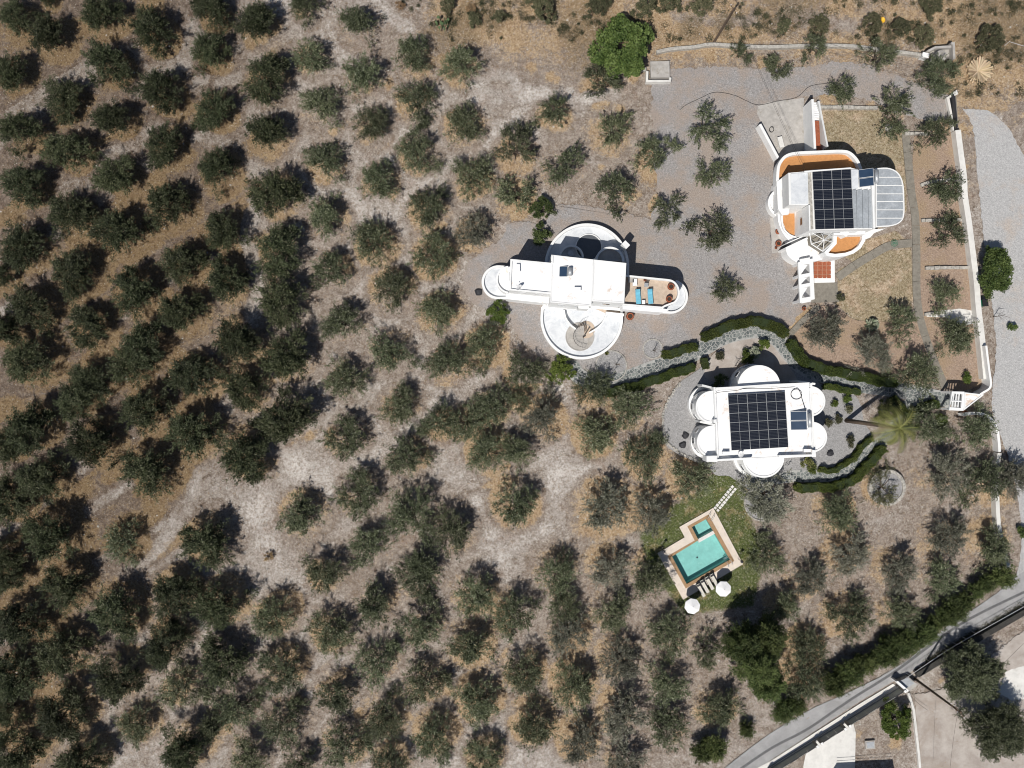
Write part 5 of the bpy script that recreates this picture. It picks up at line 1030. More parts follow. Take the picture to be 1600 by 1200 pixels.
b.tube([(*W(x, y, 1.3), 1.3) for x, y in q], .035, 5); b.build("top_rail", M['alu'], D)
for i in range(len(q) - 1):
    for k in range(3): x = q[i][0] + (q[i + 1][0] - q[i][0]) * k / 3; y = q[i][1] + (q[i + 1][1] - q[i][1]) * k / 3; X, Y = W(x, y, 1.3); b = MB(); b.tube([(X, Y, 0), (X, Y, 1.3)], .03, 4); b.build("post", M['alu'], D)
wall("low pale kerb wall dividing the lower right plot from the sandy ground", [(1420, 1083), (1428, 1110), (1432, 1145), (1436, 1180), (1440, 1230)], .3, .35, M['concwhite'], "plot_wall")
t = thing("inspection_cover", *W(1359, 1163), "square grey inspection cover on the dry ground of the lower right plot", "manhole cover"); b = MB(); b.prism(WL([(1352, 1158), (1367, 1157), (1368, 1170), (1353, 1171)], .25), -.1, .25); b.build("frame", M['concrete'], t); b = MB(); b.prism(WL([(1354, 1160), (1365.5, 1159), (1366, 1168), (1355, 1169)], .29), .2, .29); b.build("lid", M['greymetal'], t)
t = thing("flat_roof_house", *W(1380, 1225), "white flat roofed building with dark railing just entering at the bottom edge", "building"); b = MB(); b.prism(WL([(1310, 1230), (1400, 1226), (1420, 1330), (1320, 1330)], 3.2), -.1, 3.2); b.build("wall", M['white'], t); b = MB()
for z in (4.0, 3.6): b.tube([(*W(x, y, z), z) for x, y in [(1311, 1232), (1364, 1229), (1365, 1228), (1399, 1227)]], .03, 4)
b.build("railing", M['darkmetal'], t)
cable("bent_wire_fence", "thin wires trailing from the lower plot wall across the dry ground", [(*W(x, y, .6), .6) for x, y in [(1420, 1085), (1436, 1100), (1450, 1110)]], .02, M['darkmetal'], "wire")

def pole(label, px, py, h, arms):
    x, y = W(px, py); root = thing("utility_pole", x, y, label, "utility pole"); b = MB(); b.tube([(x, y, -.3), (x, y, h)], .17, 10, r1=.11); b.build("pole", M['wood'], root)
    for a, z, l in arms:
        b = MB(); dx, dy = math.cos(a) * l / 2, math.sin(a) * l / 2; b.tube([(x - dx, y - dy, z), (x + dx, y + dy, z)], .06, 4); f = b.build("crossarm", M['wood'], root)
        b = MB()
        for s in (-.9, 0, .9): b.cyl(x + dx * s, y + dy * s, .05, .04, z + .05, z + .22, 8)
        b.build("insulator", M['fabricw'], f)
    return (x, y)
pA = pole("wooden utility pole above the top stone wall, with wires to the ochre house", 1115, 67, 10.0, [(R_(-55), 9.7, 1.3)])
pB = pole("tall wooden utility pole leaning out beside the lane corner, lower right", 1430, 1061, 11.0, [(R_(128), 10.6, 2.0), (R_(128), 9.4, 1.4)])
pE = W(1257, 268, 6.6)
def wire(label, A, B, sag, r=.013, group=None):
    P = [(A[0] + (B[0] - A[0]) * t, A[1] + (B[1] - A[1]) * t, A[2] + (B[2] - A[2]) * t - sag * 4 * t * (1 - t)) for t in [i / 10 for i in range(11)]]; m = MB(); m.tube(P, r, 4); tag(m.build("overhead_wire", M['black']), label, "wire", group)
wire("overhead wire from the top pole down to the ochre house roof, left one", (*pA, 9.8), (*pE, 6.6), .5); wire("overhead wire from the top pole down to the ochre house roof, right one", (pA[0] + .7, pA[1] - .9, 9.7), (pE[0] + .2, pE[1] + .1, 6.6), .7)
wire("overhead wire crossing the top scrub to the right image edge, upper one", (*pA, 9.8), (*W(1660, 150, 8), 8), 2.5); wire("overhead wire crossing the top scrub to the right image edge, lower one", (pA[0] + .6, pA[1] - .8, 9.6), (*W(1660, 172, 8), 8), 2.6)
wire("overhead wire leaving the top pole towards the upper left edge", (*pA, 9.8), (*W(1095, -70, 9.5), 9.5), .6); wire("overhead wire from the lane corner pole to the right edge", (*pB, 10.6), (*W(1720, 900, 9), 9), .8)
wire("overhead wire dropping from the lane corner pole to the bottom right", (*pB, 10.4), (*W(1480, 1300, 9), 9), .6)
# ============================================================ foliage
def sprigs(C, L, Wd, tone, g, upb=0.55, dirs=None):
    """C (n,3) centres -> narrow leaf-spray quads of length L, width Wd; tone (n,) 0..1"""
    n = len(C); d = g.normal(size=(n, 3)) if dirs is None else dirs + g.normal(size=(n, 3)) * 0.55
    d[:, 2] *= 0.7; d /= np.linalg.norm(d, axis=1)[:, None]
    nr = g.normal(size=(n, 3)) * (1 - upb); nr[:, 2] += upb * 1.2; s = np.cross(d, nr); s /= np.linalg.norm(s, axis=1)[:, None] + 1e-9
    L = np.broadcast_to(L, (n,))[:, None] * g.uniform(.7, 1.3, (n, 1)); Wd = np.broadcast_to(Wd, (n,))[:, None] * g.uniform(.7, 1.3, (n, 1))
    V = np.stack([C - d * L / 2, C + s * Wd / 2, C + d * L / 2, C - s * Wd / 2], 1).reshape(-1, 3)
    F = np.arange(4 * n).reshape(n, 4); t = np.repeat(tone, 4); u = np.repeat(g.random(n), 4)
    return V, F, np.stack([t, u, u * 0, np.ones_like(t)], -1)
def crown_points(g, R, h0, h1, ncl, rc, per, lobes=5, hollow=0.25, power=0.55, rag=.25):
    th0 = g.uniform(0, 6.283, 8); amp = g.uniform(.04, rag, 8) * np.array([1, .9, .8, .6, .5, .4, .3, .3])
    th = g.uniform(0, 6.283, ncl); prof = 1 + sum(amp[k] * np.sin((k + 2) * th + th0[k]) for k in range(8))
    rho = (hollow + (1 - hollow) * g.random(ncl)) ** power * prof * (0.93 - rc / R * .6)
    z = h0 + (h1 - h0) * np.clip(1 - (rho * .85) ** 2, 0, 1) * g.uniform(.55, 1.05, ncl) - rho * .15
    cc = np.stack([R * rho * np.cos(th), R * rho * np.sin(th), z], -1)
    ids = np.repeat(np.arange(ncl), per); q = g.normal(size=(len(ids), 3)); q /= np.linalg.norm(q, axis=1)[:, None]; q *= (g.random((len(ids), 1)) ** .5)
    sz = rc * g.uniform(.6, 1.35, ncl)
    P = cc[ids] + q * sz[ids][:, None] * np.array([1, 1, .75]); tone = np.clip(g.uniform(.15, .75, ncl)[ids] + g.normal(size=len(ids)) * .22, 0, 1)
    return cc, P, tone, q
def limbs(mb, g, cc, R, h0, r0=.16, every=2, lean=0.0):
    fork = Vector((g.uniform(-.1, .1), g.uniform(-.1, .1), h0 * .62))
    mb.tube([(0, 0, -.4), (fork.x * .4, fork.y * .4, h0 * .3), fork], r0 * 1.25, 8, r1=r0)
    k = 7; A = np.arctan2(cc[:, 1], cc[:, 0])
    for i in range(k):
        a = 6.283 * i / k + g.uniform(-.3, .3); sel = [j for j in range(len(cc)) if abs((A[j] - a + 3.1416) % 6.2832 - 3.1416) < 3.1416 / k]
        mid = Vector((math.cos(a) * R * .38, math.sin(a) * R * .38, h0 + .35 + g.uniform(-.15, .25)))
        mb.tube([fork, (fork + mid) / 2 + Vector((g.uniform(-.15, .15), g.uniform(-.15, .15), .05)), mid], r0 * .55, 5, r1=r0 * .3)
        for j in sel[::every]:
            c = Vector(cc[j]); mb.tube([mid, (mid + c) / 2 + Vector((g.uniform(-.1, .1), g.uniform(-.1, .1), .12)), c], r0 * .26, 4, r1=r0 * .08)
def olive_variant(seed, kind, R=2.7, mult=1.0, hh=None):
    """feathery crown: many thin leafy shoots fanning outwards and up from the limbs"""
    g = np.random.default_rng(seed)
    nsh, per, h0, h1, hol, rag, thin, mat = {'d': (340, 33, 1.1, 3.8, .02, .30, .15, M['olivedark']), 'm': (225, 28, 1.0, 3.2, .05, .40, .145, M['olive']), 's': (165, 27, 1.0, 2.8, .12, .46, .115, M['olive']),
        'p': (225, 28, 1.1, 3.1, .06, .36, .125, M['olivepale']), 'q': (110, 26, .6, 1.4, .25, .32, .13, M['scrub'])}[kind]
    ncl = int((26 if kind in 'dmp' else 17) * mult); nsh = int(nsh * mult)
    if hh: h0, h1 = hh
    cc, _, _, _ = crown_points(g, R * .9, h0, h1, ncl, .5, 1, hollow=hol, rag=rag, power=.6)
    ci = g.integers(0, ncl, nsh); c = cc[ci]; base = c + g.normal(size=(nsh, 3)) * np.array([.29, .29, .2]) * (1 if kind != 's' else .8)
    out = c * np.array([1, 1, 0]); out /= np.linalg.norm(out, axis=1)[:, None] + 1e-6
    loc = base - c; loc /= np.linalg.norm(loc, axis=1)[:, None] + 1e-6
    d = out * g.uniform(.3, 1.1, (nsh, 1)) + loc * .8 + np.array([0, 0, .35]) + g.normal(size=(nsh, 3)) * .3; d /= np.linalg.norm(d, axis=1)[:, None]
    L = g.uniform(.35, 1.0, (nsh, 1, 1)) ** 1.2 * (1.15 if kind == 'd' else 1.3); t = g.random((nsh, per, 1))
    P = base[:, None] + d[:, None] * t * L + g.normal(size=(nsh, per, 3)) * thin * (1.15 - .55 * t); P[..., 2] -= .18 * (t[..., 0] * L[..., 0]) ** 2
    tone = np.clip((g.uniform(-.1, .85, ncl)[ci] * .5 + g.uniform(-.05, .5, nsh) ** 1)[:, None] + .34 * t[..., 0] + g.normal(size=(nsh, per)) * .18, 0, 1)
    V, F, A = sprigs(P.reshape(-1, 3), .24, .075, tone.reshape(-1), g, .5, np.repeat(d, per, 0))
    crown = np_mesh("crown", V, F, mat, {"leafcol": A}); tr = MB(); limbs(tr, g, cc, R, h0, .15, 1); return crown, tr.mesh("trunk", M['bark'])
VAR = {k: [olive_variant(100 * (i + 1) + ord(k), k) for i in range(n)] for k, n in (('d', 14), ('m', 14), ('s', 10), ('p', 6), ('q', 1))}
KTXT = {'d': "dense dark olive tree", 'm': "grey green olive tree", 's': "small sparse olive tree", 'p': "silvery pale olive tree", 'q': "low grey scrubby bush"}
LAND = [("middle house", 910, 445, 150), ("clover shaped house", 1185, 660, 165), ("ochre terraced house", 1310, 300, 170), ("swimming pool", 1095, 870, 150), ("big fig tree", 972, 72, 110), ("gatehouse", 1508, 627, 100), ("round stone planter", 1387, 762, 110), ("palm crown", 1408, 668, 90), ("agave", 1363, 508, 80), ("lane corner pole", 1425, 1050, 140), ("concrete tank", 1028, 112, 90)]
DIRS = ["right", "lower right", "lower side", "lower left", "left", "upper left", "upper side", "upper right"]
ONES = "zero one two three four five six seven eight nine ten eleven twelve thirteen fourteen fifteen sixteen seventeen eighteen nineteen".split(); TENS = "x x twenty thirty forty fifty sixty seventy eighty ninety".split()
def words(n): return ONES[n] if n < 20 else "one hundred" if n > 99 else TENS[n // 10] + ("" if n % 10 == 0 else " " + ONES[n % 10])
def olive_labels():
    lab = {}; used = {}
    for i, (x, y, r, k) in enumerate(OLIVES):
        best = None
        for nm, lx, ly, R in LAND:
            d = math.hypot(x - lx, y - ly)
            if d < R and (best is None or d / R < best[0]): best = (d / R, nm, int(round(math.degrees(math.atan2(y - ly, x - lx)) / 45)) % 8, d)
        if best:
            key = (best[1], best[2])
            if key not in used or used[key][0] > best[3]: used[key] = (best[3], i)
    near = {i: k for k, (d, i) in used.items()}
    for i, (x, y, r, k) in enumerate(OLIVES):
        if i in near: nm, di = near[i]; lab[i] = "%s, the nearest one to the %s on its %s" % (KTXT[k], nm, DIRS[di])
        else: lab[i] = "%s %s percent across and %s percent down the photo" % (KTXT[k], words(max(1, round(x / 16))), words(max(1, round(y / 12))))
    seen = {}
    for i in lab:
        if lab[i] in seen: lab[i] = lab[i].replace("olive tree", "olive tree, the larger one,")
        seen[lab[i]] = i
    return lab
def plant_tree(name, x, y, crown, trunk, s, rz, label, cat, group=None, sz=None):
    root = thing(name, x, y, label, cat, group); root.rotation_euler = (0, 0, rz); root.scale = (s, s, (sz or s)); root.location.z = -0.05
    for nm, me in (("crown", crown), ("trunk", trunk)):
        o = bpy.data.objects.new(nm, me); COL.objects.link(o); o.parent = root
    return root
LB = olive_labels(); rr = random.Random(77)
for i, (x, y, r, k) in enumerate(OLIVES):
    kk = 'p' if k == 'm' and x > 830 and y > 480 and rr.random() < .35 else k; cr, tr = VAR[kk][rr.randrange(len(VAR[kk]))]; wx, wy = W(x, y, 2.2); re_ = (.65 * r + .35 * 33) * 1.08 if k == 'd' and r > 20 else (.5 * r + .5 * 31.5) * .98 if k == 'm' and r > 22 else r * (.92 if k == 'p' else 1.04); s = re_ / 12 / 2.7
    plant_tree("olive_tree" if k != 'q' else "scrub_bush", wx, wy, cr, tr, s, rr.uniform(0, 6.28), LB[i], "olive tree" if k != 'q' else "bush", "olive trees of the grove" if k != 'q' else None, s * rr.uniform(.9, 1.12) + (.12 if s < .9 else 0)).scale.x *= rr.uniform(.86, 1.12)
for i, (x, y, r) in enumerate(BIGOLIVES):
    c_, t_ = olive_variant(900 + i, 'd', r / 12 * .95, 3.6, (1.5, 4.8)); c_.materials[0] = M['olive']; wx, wy = W(x, y, 3.2); plant_tree("large_olive_tree", wx, wy, c_, t_, 1, 0, ("large round olive tree in the lower right plot next to the chalky white patch", "largest round olive tree at the bottom right corner")[i], "olive tree")
def leafy(name, label, cat, x, y, r, h0, h1, ncl, rc, per, mat, L=.26, Wd=.2, seed=1, group=None, hol=.1, rag=.15, ell=(1, 1), trunk=True, zc=None, upb=.6):
    g = np.random.default_rng(seed); R = r / 12; cc, P, tone, q = crown_points(g, R, h0, h1, ncl, rc, per, hollow=hol, rag=rag); P[:, 0] *= ell[0]; P[:, 1] *= ell[1]; cc[:, 0] *= ell[0]; cc[:, 1] *= ell[1]
    V, F, A = sprigs(P, L, Wd, tone, g, upb, q); t = MB(); limbs(t, g, cc, R, max(h0, .3), min(.2, R * .07), 3); wx, wy = W(x, y, (h0 + h1) / 2 if zc is None else zc)
    plant_tree(name, wx, wy, np_mesh("crown", V, F, mat, {"leafcol": A}), t.mesh("trunk", M['bark']), 1, 0, label, cat, group)
leafy("fig_tree", "big bright green broad leaved tree at the top centre above the gravel yard", "tree", 972, 72, 50, 1.2, 4.8, 150, .62, 120, M['fig'], .30, .24, 41, rag=.16)
leafy("roadside_tree", "bright green tree standing on the track side of the boundary wall", "tree", 1558, 424, 31, 1.2, 4.2, 100, .5, 130, M['fig'], .22, .13, 42, ell=(.86, 1.35))
leafy("citrus_tree", "bright yellow green tree beside the inspection cover in the lower right plot", "tree", 1402, 1128, 29, .8, 3.0, 80, .45, 120, M['citrus'], .2, .12, 43, ell=(.95, 1.1))
for i, (x, y, r, m_, l, n_) in enumerate([(778, 487, 20, 'citrus', "round bright green bush at the lower left of the middle house", "round_bush"), (875, 578, 25, 'citrus', "bright yellow green bushy tree below the middle house south terrace", "round_bush"), (846, 326, 21, 'conifer', "dark green bush above the left wing of the middle house", "round_bush"),
      (843, 366, 19, 'conifer', "bush in the shadow between the gravel and the middle house north terrace", "round_bush"), (847, 13, 24, 'scrub', "dark shrub on the wild slope left of the fig tree, leftmost", "wild_shrub"), (932, 8, 25, 'scrub', "dark shrub at the top edge just above the fig tree", "wild_shrub"), (1008, 10, 21, 'scrub', "dark shrub at the top edge right of the fig tree", "wild_shrub"),
      (1047, 7, 18, 'scrub', "small dark shrub at the top edge left of the top pole", "wild_shrub"), (1092, 4, 22, 'scrub', "dark shrub at the top edge beside the top pole wires", "wild_shrub"), (1280, 37, 17, 'scrub', "dark shrub on the slope above the sprawling wall olive", "wild_shrub"), (1362, 38, 18, 'scrub', "green shrub immediately left of the yellow tub", "wild_shrub"), (1403, 44, 19, 'scrub', "round green shrub immediately right of the yellow tub", "wild_shrub"),
      (1442, 58, 20, 'scrub', "round green shrub above the corner tank house", "wild_shrub"), (1452, 8, 22, 'scrub', "pale flowered shrub at the top edge, far right part", "wild_shrub"), (778, 26, 12, 'scrub', "small dark shrub on the wild slope right of the cactus", "wild_shrub"), (700, 6, 16, 'scrub', "brown green shrub at the top edge above the cactus", "wild_shrub"), (740, 32, 13, 'scrub', "low shrub just right of the cactus", "wild_shrub"),
      (1225, 40, 13, 'scrub', "low dark shrub between the top pole and the wall olive", "wild_shrub"), (1545, 62, 26, 'scrub', "wide dark patchy shrub in the dry grass above the dead palm", "wild_shrub"), (1508, 590, 10, 'citrus', "small yellow green bush in the shadow by the gatehouse", "small_bush"), (1125, 597, 14, 'conifer', "dark bush in the shade at the upper left of the clover house", "small_bush"), (1168, 558, 13, 'box', "bright green bush in the sandy bed above the clover house", "small_bush"),
      (1181, 551, 12, 'agave', "spiky grey green bush in the sandy bed beside the bright one", "small_bush"), (1193, 537, 12, 'citrus', "yellow green spiky bush on the edge of the stone path", "small_bush"), (1125, 555, 9, 'scrub', "small grey bush at the left of the sandy bed", "small_bush"), (1303, 630, 7, 'citrus', "small shrub right of the clover house, top one", "small_bush"), (1309, 655, 8, 'scrub', "small shrub right of the clover house, beside the palm base", "small_bush"), (1294, 660, 8, 'scrub', "small shrub right of the clover house, against its rounded room", "small_bush"),
      (1324, 622, 8, 'citrus', "small shrub near the hedge right of the clover house", "small_bush"), (1326, 640, 7, 'scrub', "reddish small shrub above the palm base", "small_bush"), (1262, 724, 12, 'frond', "yellow green spiky plant below the lower right corner of the clover house", "small_bush"), (1268, 733, 9, 'box', "green clump under the spiky plant at the clover house corner", "small_bush"), (1596, 830, 10, 'fig', "small green bush on the track at the right edge", "small_bush"), (1582, 512, 8, 'fig', "small green weed on the grey track", "small_bush"),
      (1312, 466, 8, 'scrub', "dark little shrub at the corner of the porch patio", "small_bush"), (1415, 300, 0, 'x', "", ""), (1432, 300, 0, 'x', "", ""), (1330, 690, 9, 'scrub', "small shrub on the gravel below the palm base", "small_bush"), (1395, 1005, 0, 'x', '', ''), (1388, 640, 22, 'frond', "yellow green shrub directly above the palm crown", "small_bush"), (1470, 655, 12, 'citrus', "yellow green shrub below the hedge near the gatehouse", "small_bush")]):
    if r < 1: continue
    R = r / 12; leafy(n_, l, "bush", x, y, r, .35, .5 + R * .9, max(10, int(R * R * 18)), min(.32, R * .42), 90, M[m_], .17, .08, 200 + i, hol=.02, rag=.2, zc=.6)
for i, (x, y, r) in enumerate([(418, 870, 10), (735, 12, 10), (625, 8, 9)]): leafy("dry_bush", ("dry brown bush alone beside the grove clearing", "dry brown bush on the slope near the top edge", "dry bush at the top edge beside the white track")[i], "bush", x, y, r, .3, .8, 14, .25, 70, M['drygrass'], .18, .03, 400 + i, zc=.4)

# tall evergreens (cypress / pine): stacked whorls of feathery sprays
def conifer_mesh(seed, R, H, n, mat, cone=1.0, L=.3, Wd=.11):
    g = np.random.default_rng(seed); t = g.random(n) ** .8; prof = (1 - t ** 1.5 * cone) * (0.75 + .25 * np.sin(t * 21 + seed)); th = g.uniform(0, 6.283, n); br = g.integers(0, 9, n) * .7 + g.normal(size=n) * .14; th = np.where(g.random(n) < .75, br + np.floor(t * 9) * 1.3, th)
    rho = R * prof * (.35 + .65 * g.random(n) ** .5) * (1 + .22 * np.sin(th * 3 + np.floor(t * 9)))
    P = np.stack([rho * np.cos(th), rho * np.sin(th), .5 + t * (H - .5) + g.normal(size=n) * .12 + .3 * rho / R], -1); d = np.stack([np.cos(th), np.sin(th), np.full(n, .35)], -1)
    V, F, A = sprigs(P, L, Wd, np.clip(.25 + .5 * rho / R + g.normal(size=n) * .2, 0, 1), g, .45, d); m = np_mesh("crown", V, F, mat, {"leafcol": A})
    tr = MB(); tr.tube([(0, 0, -.3), (0, 0, H * .5), (0, 0, H * .93)], .16, 7, r1=.03)
    for k in range(9): a = k * 1.9; z = .6 + k * H * .09; tr.tube([(0, 0, z), (math.cos(a) * R * .7 * (1 - k / 12), math.sin(a) * R * .7 * (1 - k / 12), z + .4)], .04, 4, r1=.012)
    return m, tr.mesh("trunk", M['bark'])
for i, (x, y, R, H, l) in enumerate([(1160, 1002, 2.5, 9.5, "tall dark evergreen below the pool lawn, left one of the clump"), (1178, 1032, 2.5, 10.5, "tall bright tipped evergreen below the pool lawn, lower one of the clump"), (1194, 990, 2.2, 9.0, "tall dark evergreen below the pool lawn, upper right one of the clump"), (1196, 1062, 1.9, 8.0, "smaller evergreen below the pool lawn, right edge of the clump")]):
    c_, t_ = olive_variant(520 + i, 'd', R, 2.6, (1.5, H * .8)); c_.materials[0] = M['conifer']; H *= .8; wx, wy = W(x, y, H * .5); plant_tree("tall_evergreen", wx, wy, c_, t_, 1, 0, l, "evergreen tree")
CV = [olive_variant(600 + i, 'd', 1.6, .75, (.6, 3.4)) for i in range(6)]
for c_, t_ in CV: c_.materials[0] = M['conifer']
row = [(1565, 905), (1548, 918), (1530, 930), (1512, 946), (1496, 955), (1480, 968), (1464, 980), (1448, 992), (1432, 1001), (1417, 1010), (1402, 1018), (1388, 1026), (1374, 1033), (1360, 1040), (1346, 1047), (1332, 1055), (1319, 1063), (1306, 1072), (1246, 1106), (1226, 1116), (1172, 1150), (1118, 1172), (1100, 1180)]
DN = ["first", "second", "third", "fourth", "fifth", "sixth", "seventh", "eighth", "ninth", "tenth", "eleventh", "twelfth", "thirteenth", "fourteenth", "fifteenth", "sixteenth", "seventeenth", "eighteenth", "nineteenth", "twentieth", "twenty first", "twenty second", "twenty third", "twenty fourth", "twenty fifth", "twenty sixth", "twenty seventh", "twenty eighth"]
for i, (x, y) in enumerate(row):
    c_, t_ = CV[i % 6]; wx, wy = W(x - 3, y - 4, 1.9); s = rr.uniform(.6, 1.05) * (.92 if i < 18 else .9); plant_tree("hedge_cypress", wx, wy, c_, t_, s, rr.uniform(0, 6.28), "green cypress of the row along the asphalt lane, %s from its upper right end" % DN[i], "cypress", "cypresses planted in a row along the lane")

# palm
def palm():
    base = W(1322, 657); top = W(1407, 669, 9.2); H = 9.0; root = thing("palm_tree", *base, "tall palm leaning out over the curved hedges right of the clover house", "palm tree")
    b = MB(); b.tube([(base[0], base[1], -.2), (base[0] + (top[0] - base[0]) * .3, base[1] + (top[1] - base[1]) * .3, H * .33), (base[0] + (top[0] - base[0]) * .7, base[1] + (top[1] - base[1]) * .7, H * .7), (*top, H)], .30, 12, r1=.22); b.build("trunk", M['wood'], root, True)
    g = np.random.default_rng(9); n = 19
    for k in range(n):
        a = 2.39996 * k + g.uniform(-.1, .1); el = R_(48 - 62 * (k / n)); L = g.uniform(2.6, 4.3); P = []; d = Vector((math.cos(a) * math.cos(el), math.sin(a) * math.cos(el), math.sin(el))); p = Vector((*top, H)); pts = [p.copy()]; tang = []
        for s in range(14): pts.append(pts[-1] + d * (L / 14)); tang.append(d.copy()); d = (d + Vector((0, 0, -.13 - .02 * s * .3))).normalized()
        tang.append(d); q = []; dr = []
        V = []; F = []; T = []; tone = g.choice([.0, .25, .6, 1.0]) if k < n * .8 else 1.0
        for s in range(1, 15):
            side = tang[s].cross(Vector((0, 0, 1))).normalized()
            for sub in (0,):
                c = pts[s] - tang[s] * (L / 14) * sub; ll = .62 * math.sin(3.1416 * (.12 + .8 * s / 15)) + .1
                for sg in (-1, 1):
                    tip = c + side * sg * ll * .75 + tang[s] * ll * .75 + Vector((0, 0, -ll * .12)); wv = tang[s] * .085; i0 = len(V); V += [c - wv, c + wv, tip + wv * .3, tip - wv * .3]; F.append((i0, i0 + 1, i0 + 2, i0 + 3)); T += [tone * .7 + (.25 if sg > 0 else -.05) + g.normal() * .1] * 4
        i0 = len(V)
        for s in range(15): 
            side = tang[min(s, 14)].cross(Vector((0, 0, 1))).normalized() * .06 * (1 - s / 18); V += [pts[s] - side, pts[s] + side]; T += [1.0, 1.0]
        F += [(i0 + 2 * s, i0 + 2 * s + 1, i0 + 2 * s + 3, i0 + 2 * s + 2) for s in range(14)]
        T = np.clip(np.array(T), 0, 1); u = np.full(len(V), .5 if k < n * .82 else 1.0); Vn = np.array([tuple(v) for v in V]) - np.array([base[0], base[1], 0])
        me = np_mesh("frond", Vn, F, M['frond'], {"leafcol": np.stack([T, u, u * 0, np.ones(len(V))], -1)}); inst("frond", me, root)
palm()
def rosette(name, label, cat, x, y, r, n, mat, w=.12, el0=10, el1=75, z=0, seed=1, thick=.04, part="blade", curl=0.0):
    wx, wy = W(x, y, z + .4); root = thing(name, wx, wy, label, cat); g = np.random.default_rng(seed)
    for k in range(n):
        a = 2.39996 * k; el = R_(el0 + (el1 - el0) * k / n); L = r / 12 * g.uniform(.8, 1.1) * (1 if el < 1 else .8); d = Vector((math.cos(a) * math.cos(el), math.sin(a) * math.cos(el), math.sin(el))); s = d.cross(Vector((0, 0, 1))).normalized(); u = s.cross(d)
        c0 = Vector((wx, wy, z + .1)); c1 = c0 + d * L * .5 + u * .03; c2 = c0 + d * L - Vector((0, 0, curl)); V = [c0 - s * w * .4, c0 + s * w * .4, c1 + s * w * .5, c2, c1 - s * w * .5, c0 - u * thick, c1 - u * thick]
        tone = float(np.clip(g.uniform(0, 1), 0, 1)); me = np_mesh(part, np.array([tuple(v) for v in V]) - np.array([wx, wy, 0]), [(0, 1, 2, 4), (4, 2, 3, 3), (0, 5, 6, 4), (1, 2, 6, 5)], mat, {"leafcol": np.tile([tone, .3, 0, 1], (7, 1))}); me.validate(); inst(part, me, root)
rosette("agave", "large striped agave rosette with pale blades among the olives below the dry lawn", "agave", 1363, 508, 24, 52, M['agave'], .24, 8, 78, seed=3)
rosette("palm_shrub", "small fan of green spiky leaves beside the bare sapling planter of the middle house terrace", "spiky plant", 948, 552, 8, 22, M['frond'], .1, 20, 70, seed=5)
rosette("dead_palm", "pile of dry straw coloured dead palm fronds in the grass right of the boundary corner", "dead palm", 1530, 110, 40, 90, M['strawf'], .17, 2, 30, seed=8, part="frond", curl=.25)
# prickly pear
t = thing("prickly_pear", *W(692, 38, .6), "light green prickly pear cactus on the slope near the top edge", "cactus"); r = random.Random(6); c0 = W(692, 38, .6)
for k in range(26):
    a = r.uniform(0, 6.28); d = r.uniform(.1, 1.0); b = MB(); x, y, z = c0[0] + math.cos(a) * d, c0[1] + math.sin(a) * d, r.uniform(.3, 1.1); tl = r.uniform(-.9, .9); ux, uy = math.cos(tl * 3), math.sin(tl * 3)
    V = [(x + ux * .17 * math.cos(q * .785), y + uy * .17 * math.cos(q * .785) + .1 * math.sin(q * .785), z + .2 * math.sin(q * .785)) for q in range(8)]; b.face(V); b.face([(a_ + .04, b__ + .04, c_ + .03) for a_, b__, c_ in V]); b.build("pad", varied("cactus_pad", (.10, .15, .07, 1), .1, 4) if 'cactus' not in M else M['cactus'], t)
    if 'cactus' not in M: M['cactus'] = bpy.data.materials["cactus_pad"]
# bare saplings
def sapling(label, x, y, h, seed, n=14, cat="young tree"):
    wx, wy = W(x, y); root = thing("bare_sapling", wx, wy, label, cat); r = random.Random(seed); b = MB(); b.tube([(wx, wy, 0), (wx + .05, wy, h * .5), (wx + .1, wy + .1, h)], .05, 5, r1=.02); b.build("trunk", M['bark'], root)
    b = MB()
    for k in range(n): a = r.uniform(0, 6.28); z = h * r.uniform(.35, .95); l = r.uniform(.4, 1.0); b.tube([(wx + .05, wy, z), (wx + math.cos(a) * l * .6, wy + math.sin(a) * l * .6, z + l * .5), (wx + math.cos(a) * l, wy + math.sin(a) * l, z + l * .7)], .018, 3, r1=.006)
    b.build("branches", M['bark'], root)
sapling("thin bare sapling in the small round pebbled planter", 1020, 548, 2.0, 1); sapling("bare sapling in the large planter circle below the middle house", 962, 570, 2.4, 2); sapling("bare branched tree in the sandy bed above the clover house", 1148, 572, 2.2, 3, 20); sapling("bare sapling leaning out from the wall over the grey track", 1552, 495, 2.5, 4, 10)

